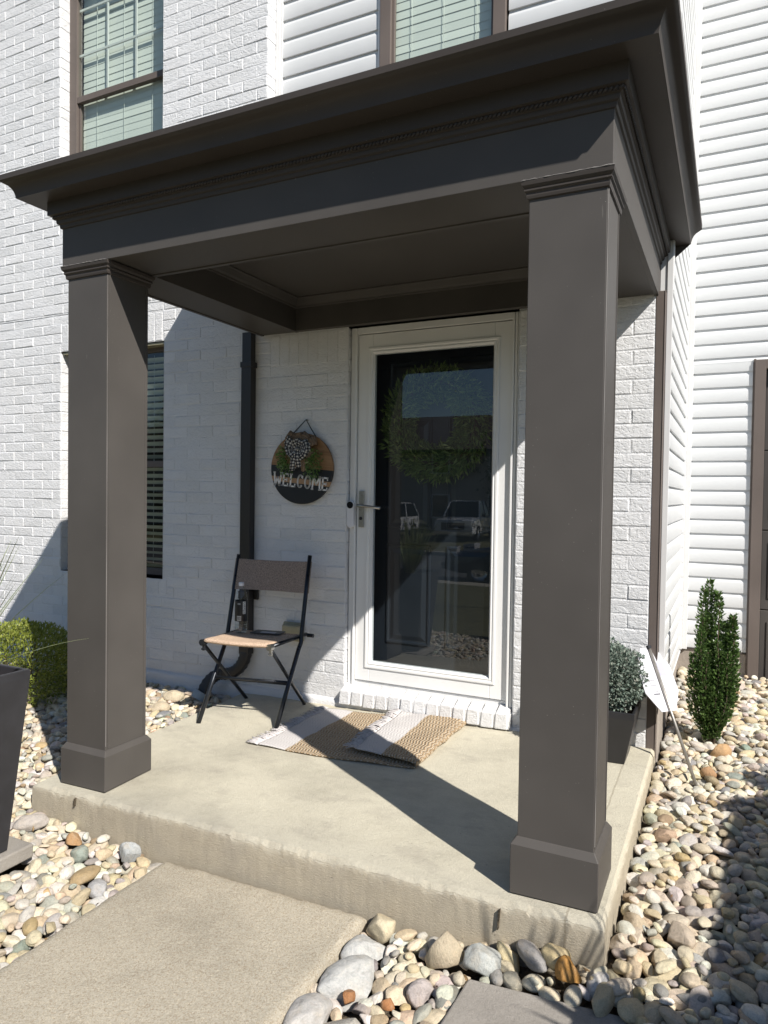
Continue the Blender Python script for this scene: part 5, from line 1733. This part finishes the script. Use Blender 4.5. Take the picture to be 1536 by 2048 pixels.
for (x, y, r_, lift) in stones:
    z = float(g_h(x, y)) + lift - r_ * .25 + rs.normal(0, .004)
    # heap the stones against the stoop face
    vi = int(rs.integers(NV)); ck = PK[rs.choice(len(PK), p=PW)]
    c = np.array(PAL[ck]) * rs.uniform(.82, 1.14) * (1 + rs.normal(0, .03, 3))
    yaw = rs.uniform(0, 2 * math.pi); tx, ty = rs.normal(0, .24, 2)
    sc = r_ * rs.uniform(.98, 1.12) * np.array([rs.uniform(.95, 1.2), rs.uniform(.85, 1.05), rs.uniform(.8, 1.1)])
    Rm = np.array((Matrix.Rotation(yaw, 3, 'Z') @ Matrix.Rotation(tx, 3, 'X') @ Matrix.Rotation(ty, 3, 'Y')))
    u_, v_, dz_ = px((x, y, z))
    vis = (-20 < u_ < 1556 and 0 < v_ < 2068 and dz_ > .3)
    size = r_ / dz_ if vis else 0
    if lift > 0: size *= 1.4
    recs.append([size, x, y, z, sc, Rm, vi, ck, c, r_])
recs.sort(key=lambda q: -q[0])
NI = 296 - len(BIG)
MESH3 = []
for i in range(NV):
    me = D.meshes.new('river_stone'); n, k = IF3.shape
    me.vertices.add(len(IV3)); me.vertices.foreach_set('co', VAR3[i].astype(np.float32).ravel())
    me.loops.add(n * k); me.loops.foreach_set('vertex_index', IF3.astype(np.int32).ravel())
    me.polygons.add(n); me.polygons.foreach_set('loop_start', np.arange(0, n * k, k, dtype=np.int32)); me.polygons.foreach_set('loop_total', np.full(n, k, dtype=np.int32))
    me.polygons.foreach_set('use_smooth', np.full(n, True)); me.materials.append(M['stone_obj']); me.update(calc_edges=True)
    MESH3.append(me)
def add_stone(vi, loc, sc, Rm, col, label):
    o = D.objects.new('river_stone', MESH3[vi]); COL.objects.link(o)
    m4 = Matrix([[float(Rm[a][b]) * float(sc[b]) for b in range(3)] + [float(loc[a])] for a in range(3)] + [[0, 0, 0, 1]])
    o.matrix_world = m4
    o.color = (*[float(min(1, q)) for q in col], 1)
    tag(o, label, 'stone', 'river stones around the stoop')
for b in BIG:
    x, y, r_, ck, ang, dims, yaw, dz_, lab = b
    z = float(g_h(x, y)) + dz_
    col = np.array(PAL[ck]) if isinstance(ck, str) else np.array(ck)
    vi = ang
    Rm = np.array(Matrix.Rotation(yaw, 3, 'Z') @ Matrix.Rotation(.12, 3, 'X'))
    ext = np.abs(VAR3[vi]).max(0)
    add_stone(vi, (x, y, z), np.array(dims) / ext, Rm, col, lab)
LANDMARKS = [(1.93, -.06, 'the yard sign stake'), (1.94, .33, 'the holly stems'), (1.72, -1.30, 'the near right edge of the stoop'), (1.72, -.65, 'the middle of the right stoop edge'),
             (1.60, -1.62, 'the front right stoop corner'), (1.20, -1.60, 'the front stoop face by the tan boulder'), (1.005, -1.835, 'the large boulder by the path'), (1.60, -1.66, 'the back edge of the bare paver'),
             (1.25, -1.95, 'the left edge of the bare paver'), (-.05, -1.95, 'the left edge of the path'), (-.03, -1.62, 'the inner corner of path and stoop'), (-.45, -1.60, 'the stoop below the left column'),
             (-.38, -1.90, 'the yucca planter paver'), (-.35, -2.30, 'the front of the yucca planter'), (-1.15, -.25, 'the downspout elbow'), (-1.0, -1.2, 'the left end of the stoop'), (2.10, -.9, 'the shaded middle of the right bed'),
             (2.12, -1.7, 'the shaded front of the right bed'), (1.85, -1.0, 'the sunny strip beside the stoop'), (2.05, .9, 'the garage wall behind the holly'), (1.80, .15, 'the corner trim of the brick wall'), (.96, -2.1, 'the right edge of the path')]
DESC = {}
for q in recs[:NI]:
    _, x, y, z, sc, Rm, vi, ck, c, r_ = q
    shp = 'angular' if vi % 3 == 0 else ('oval' if VAR3[vi][:, 0].max() > 1.12 else 'rounded')
    szn = 'large' if r_ > .034 else ('medium' if r_ > .026 else 'small')
    lm = min(LANDMARKS, key=lambda L: (L[0] - x) ** 2 + (L[1] - y) ** 2)
    DESC.setdefault((szn, shp, ck, lm[2]), []).append((math.hypot(lm[0] - x, lm[1] - y), q))
ORD = ['closest', 'second closest', 'third closest', 'fourth closest', 'fifth closest', 'sixth closest', 'seventh closest', 'eighth closest', 'ninth closest', 'tenth closest']
for (szn, shp, ck, lmn), lst in DESC.items():
    lst.sort(key=lambda t: t[0])
    for k_, (dl, q) in enumerate(lst):
        _, x, y, z, sc, Rm, vi, ck, c, r_ = q
        how = 'near' if len(lst) == 1 else ORD[min(k_, 9)] + ' to'
        add_stone(vi, (x, y, z), sc, Rm, c, '%s %s %s stone %s %s' % (szn, shp, ck, how, lmn))
Vs, Fs, Cs = [], [], []
off = 0
for q in recs[NI:]:
    _, x, y, z, sc, Rm, vi, ck, c, r_ = q
    P = (VAR2[vi] * sc) @ Rm.T + np.array([x, y, z])
    Vs.append(P); Fs.append(IF2 + off); off += len(P)
    Cs.append(np.tile(np.append(np.clip(c, 0, 1), 1), (len(P), 1)))
o = mesh_np('river_stones', np.concatenate(Vs), np.concatenate(Fs), M['stone_attr'], None, True, colors=np.concatenate(Cs))
tag(o, 'bed of mixed river stones round the stoop and path', 'stones', kind='stuff')
print('stones', len(recs), 'individual', NI + len(BIG))

# ---------------------------------------------------------------- vehicles
def vehicle(name, label, cat, loc, rz, paint, kind, group=None):
    e = empty(name, loc, label, cat, group, rz)
    spec = {
        'pickup': dict(L=5.7, hw=.98, belt=1.12, hood=1.10, nose=.98, roof=1.86, c0=1.25, c1=.55, c2=-1.05, c3=-1.25, tail=1.12, wb=(1.85, -1.75), wr=.40),
        'suv': dict(L=4.8, hw=.95, belt=1.02, hood=1.02, nose=.84, roof=1.70, c0=1.30, c1=.45, c2=-1.95, c3=-2.32, tail=1.02, wb=(1.42, -1.42), wr=.36),
        'sedan': dict(L=4.7, hw=.90, belt=.92, hood=.88, nose=.70, roof=1.42, c0=1.05, c1=.20, c2=-1.00, c3=-1.75, tail=.95, wb=(1.40, -1.40), wr=.33)}[kind]
    L, hw, bt_, rf_ = spec['L'], spec['hw'], spec['belt'], spec['roof']
    def put_(mb, nm, m, par=None, **kw):
        o = mb.build(nm, m, None, **kw); o.parent = par or e; return o
    xf = L / 2
    st_ = [(xf, .42, spec['nose'] - .12, hw * .80), (xf - .06, .30, spec['nose'], hw * .90), (xf - .35, .26, spec['nose'] + .05, hw * .97), (spec['c0'] + .1, .24, spec['hood'], hw), (spec['c0'] - .4, .24, bt_, hw),
           (-xf + .5, .26, bt_, hw * .99), (-xf + .08, .30, spec['tail'], hw * .94), (-xf, .40, spec['tail'] - .10, hw * .88)]
    def section(x, z0, z1, h):
        zc = z0 + (z1 - z0) * .55
        return [(x, -h * .86, z0), (x, -h, z0 + .12), (x, -h * 1.01, zc), (x, -h * .97, z1 - .06), (x, -h * .88, z1), (x, 0, z1 + .025), (x, h * .88, z1), (x, h * .97, z1 - .06), (x, h * 1.01, zc), (x, h, z0 + .12), (x, h * .86, z0)]
    mb = MB(); P = np.array([section(*q) for q in st_]); mb.grid(P)
    k = P.shape[1]; mb.f.append(tuple(range(k))); mb.m.append(0); mb.f.append(tuple(range((len(st_) - 1) * k, len(st_) * k))[::-1]); mb.m.append(0)
    for i in range(len(st_) - 1): mb.f.append((i * k, (i + 1) * k, (i + 1) * k + k - 1, i * k + k - 1)); mb.m.append(0)
    body = put_(mb, 'body', paint, smooth=False, angle=35)
    # greenhouse
    a, b_, c_, d_ = spec['c0'], spec['c1'], spec['c2'], spec['c3']
    h0, h1 = hw * .90, hw * .72
    lo = [(a, -h0, bt_), (a, h0, bt_), (d_, h0, bt_), (d_, -h0, bt_)]; hi = [(b_, -h1, rf_), (b_, h1, rf_), (c_, h1, rf_), (c_, -h1, rf_)]
    mb = MB(); mb.hexa(lo, hi); put_(mb, 'window_glass', M['car_glass'], bevel=.03)
    mb = MB(); mb.hexa([(b_ + .04, -h1 - .01, rf_ - .05), (b_ + .04, h1 + .01, rf_ - .05), (c_ - .04, h1 + .01, rf_ - .05), (c_ - .04, -h1 - .01, rf_ - .05)], [(b_ - .10, -h1 + .06, rf_ + .03), (b_ - .10, h1 - .06, rf_ + .03), (c_ + .10, h1 - .06, rf_ + .03), (c_ + .10, -h1 + .06, rf_ + .03)])
    for sy in (-1, 1):
        for (xa, xb) in ((a, b_), (d_, c_), ((a + d_) / 2 - .1, (b_ + c_) / 2 - .05)):
            mb.tube([(xa, sy * (h0 + .004), bt_ - .02), (xb, sy * (h1 + .008), rf_ - .02)], .045, 6)
    put_(mb, 'roof', paint, bevel=.01)
    if kind == 'pickup':
        mb = MB(); mb.box(-xf + .12, d_ - .05, -hw * .80, hw * .80, bt_ + .02, bt_ + .045); put_(mb, 'cargo_bed', M['rubber'])
    for sy in (-1, 1):
        mb = MB(); mb.hexa([(xf - .32, sy * hw * .60, .72), (xf - .02, sy * hw * .60, .70), (xf - .08, sy * hw * .93, .72), (xf - .36, sy * hw * .985, .74)],
                           [(xf - .34, sy * hw * .60, .90), (xf - .03, sy * hw * .60, .86), (xf - .10, sy * hw * .93, .87), (xf - .38, sy * hw * .985, .90)])
        put_(mb, 'headlight', M['head_lamp'])
        mb = MB(); mb.box(a - .25, a - .10, sy * (hw + .02) - .03, sy * (hw + .02) + .14 * sy if sy > 0 else sy * (hw + .02) + .03, bt_ + .02, bt_ + .18) if sy > 0 else mb.box(a - .25, a - .10, -hw - .16, -hw + .01, bt_ + .02, bt_ + .18)
        put_(mb, 'mirror', M['rubber'], bevel=.02)
    mb = MB(); mb.box(xf - .05, xf + .012, -hw * .56, hw * .56, .55, spec['nose'] - .10)
    gr = put_(mb, 'grille', M['lens_black'], bevel=.01)
    mb = MB()
    for i in range(3): mb.box(xf + .008, xf + .022, -hw * .54, hw * .54, .60 + i * .09, .625 + i * .09)
    mb.box(xf - .12, xf + .05, -hw * .90, hw * .90, .34, .50); put_(mb, 'bumper', M['chrome'] if kind == 'pickup' else M['rubber'], bevel=.02)
    for wx in spec['wb']:
        for sy in (-1, 1):
            r_ = spec['wr']; w = Empty_wheel(e, wx, sy * (hw - .10), r_)
    return e
def Empty_wheel(e, wx, wy, r_):
    sg = 1 if wy > 0 else -1
    mb = MB(); prof = [(r_ * .62, -.11), (r_ * .95, -.115), (r_, -.08), (r_, .08), (r_ * .95, .115), (r_ * .62, .11)]
    mb.lathe(prof, 0, 0, 28, cap=False)
    mb.v = [(wx + x, wy + z, r_ - .02 + y) for x, y, z in mb.v]
    w = mb.build('wheel', M['rubber'], None, smooth=True); w.parent = e
    mb = MB(); mb.lathe([(.0, .085 * sg), (r_ * .25, .09 * sg), (r_ * .60, .06 * sg), (r_ * .64, .10 * sg)], 0, 0, 20, cap=False)
    mb.v = [(wx + x, wy + z, r_ - .02 + y) for x, y, z in mb.v]
    o = mb.build('rim', M['chrome'], None, smooth=True); o.parent = w
    return w
vehicle('parked_suv', 'unseen dark grey suv added on the driveway to shade the right bed', 'car', (4.27, -1.82, -.04), R(90), M['car_dark'], 'suv')  # out of frame, added as the caster of the right bed's shadow
vehicle('pickup_truck', 'white pickup truck across the street reflected in the door glass', 'truck', (-9.7, -29.5, -.86), R(84), M['car_white'], 'pickup')
vehicle('parked_suv', 'white suv beside the pickup across the street reflected in the door', 'car', (-13.6, -28.3, -.86), R(88), M['car_white'], 'suv')
vehicle('parked_car', 'dark sedan parked along the near kerb reflected in the door', 'car', (-1.9, -13.1, -.86), R(180), M['car_dark'], 'sedan')

# ---------------------------------------------------------------- houses and trees across the street
def far_house(cx, cy, w, d, h_, rise, wall, label):
    e = empty('neighbour_house', (cx, cy, -.88), label, 'house', 'houses across the street')
    def put_(mb, nm, m, par=None, **kw):
        o = mb.build(nm, m, None, **kw); o.parent = par or e; return o
    mb = MB(); mb.box(-w / 2, w / 2, -d / 2, d / 2, 0, h_); put_(mb, 'wall', wall)
    mb = MB(); o_ = .5
    A = [(-w / 2 - o_, -d / 2 - o_, h_), (w / 2 + o_, -d / 2 - o_, h_), (w / 2 + o_, d / 2 + o_, h_), (-w / 2 - o_, d / 2 + o_, h_)]
    rd = w / 2 - d * .42
    mb.add([(x, y, z + .02) for x, y, z in A] + [(-rd, 0, h_ + rise), (rd, 0, h_ + rise)], [(0, 1, 5, 4), (1, 2, 5), (2, 3, 4, 5), (3, 0, 4)])
    mb.box(-w / 2 - o_, w / 2 + o_, -d / 2 - o_, d / 2 + o_, h_ - .16, h_ + .01)
    put_(mb, 'roof', M['shingle'])
    for zc in ((1.5, 4.2) if h_ > 4 else (1.5,)):
        for t in (-.36, -.12, .14, .38):
            mb = MB(); x = t * w; mb.box(x - .6, x + .6, d / 2 + .002, d / 2 + .06, zc - .75, zc + .75); f = put_(mb, 'window', M['white_trim'])
            mb = MB(); mb.box(x - .5, x + .5, d / 2 + .05, d / 2 + .066, zc - .65, zc + .65); put_(mb, 'pane', M['car_glass'], f)
    return e
far_house(-16.0, -41.0, 15, 9, 4.9, 2.6, M['tan_wall'], 'two storey tan house with a hipped grey roof across the street')
far_house(5.5, -42.0, 13, 9, 5.0, 2.5, M['siding'], 'white two storey house with a hipped roof further along the street')
far_house(-37.5, -40.0, 13, 9, 5.0, 2.5, M['tan_wall'], 'tan house at the far end of the street opposite')
def tree(x, y, z, h_, cr, nleaf, label, seed, leafsz=.12, trunk=.13, clear=.35):
    r_ = np.random.default_rng(seed)
    e = empty('tree', (x, y, z), label, 'tree', 'trees in the front yards')
    mb = MB(); top = h_ - cr * .8
    pts = [(x + .05 * math.sin(t * 3 + seed), y + .05 * math.cos(t * 4), z + top * t) for t in np.linspace(0, 1, 7)]
    mb.tube(pts, [trunk * (1 - .6 * t) for t in np.linspace(0, 1, 7)], 9)
    cl = []
    for i in range(13):
        a = i * 2.4 + seed; t0 = clear + .6 * (i / 13) * (1 - clear)
        b = np.array([x, y, z + top * (t0 + .15)])
        el = r_.uniform(.2, 1.0); L = cr * r_.uniform(.55, .95)
        tip = b + np.array([math.cos(a) * math.cos(el), math.sin(a) * math.cos(el), math.sin(el)]) * L
        mid = (b + tip) / 2 + np.array([0, 0, .06 * L])
        mb.tube([tuple(b), tuple(mid), tuple(tip)], [trunk * .35, trunk * .2, trunk * .07], 6)
        cl.append((tip, cr * r_.uniform(.28, .42))); cl.append((mid, cr * .25))
    cl.append((np.array([x, y, z + h_ - cr * .35]), cr * .4)); cl.append((np.array([x, y, z + top]), cr * .45))
    mb.build('trunk', M['bark'], e, smooth=True)
    P_, D_ = [], []
    per = nleaf // len(cl)
    for c_, r0 in cl:
        v = r_.normal(size=(per, 3)); v /= np.linalg.norm(v, axis=1, keepdims=True)
        rad = r0 * r_.random(per) ** .45 * (1 + .25 * np.sin(v[:, 0] * 5 + seed))
        P_.append(c_ + v * rad[:, None] * np.array([1, 1, .8])); D_.append(v + r_.normal(0, .5, (per, 3)))
    P_ = np.concatenate(P_); D_ = np.concatenate(D_)
    V, F, t = leaves(P_, D_, r_.uniform(leafsz * .7, leafsz * 1.3, len(P_)), .6, rr=r_)
    mesh_np('crown', V, F, M['tree_leaf'], e, False, t)
tree(-.30, -6.9, -.45, 4.5, 1.45, 5200, 'young tree in the front lawn nearest the porch', 3, .075, .06, .42)
tree(-9.6, -9.9, -.65, 5.0, 1.7, 4000, 'street tree on the lawn left of the path', 5, .09, .08, .45)
tree(-24.5, -30.0, -.9, 9.0, 3.2, 4200, 'broad tree between two houses across the street', 8, .22, .2)
tree(-4.5, -33.0, -.9, 9.5, 3.4, 4200, 'tall tree right of the tan house across the street', 9, .22, .2)
tree(-20.0, -52.0, -.9, 8.5, 3.0, 2500, 'tree rising behind the tan house roof', 12, .3, .2)
tree(13.0, -30.0, -.9, 8.5, 3.0, 3000, 'tree on the lawn at the driveway end of the street', 14, .22, .2)

# ---------------------------------------------------------------- bits of leaf litter caught between the stones
r20 = np.random.default_rng(91)
lp, ldir = [], []
while len(lp) < 170:
    x, y = r20.uniform(-1.7, 2.33), r20.uniform(-2.5, 1.4)
    if in_bed(x, y):
        lp.append((x, y, float(g_h(x, y)) + r20.uniform(.002, .022))); ldir.append((r20.normal(), r20.normal(), r20.normal() * .3))
V, F, t = leaves(np.array(lp), np.array(ldir), r20.uniform(.012, .034, len(lp)), .4, rr=r20)
M['litter'] = leaf_mat('dry_leaf', (.06, .035, .015), (.17, .10, .05), (.32, .23, .11), .8, .1)
tag(mesh_np('leaf_litter', V, F, M['litter'], None, False, t), 'dry brown leaf scraps caught between the river stones', 'leaf litter', kind='stuff')
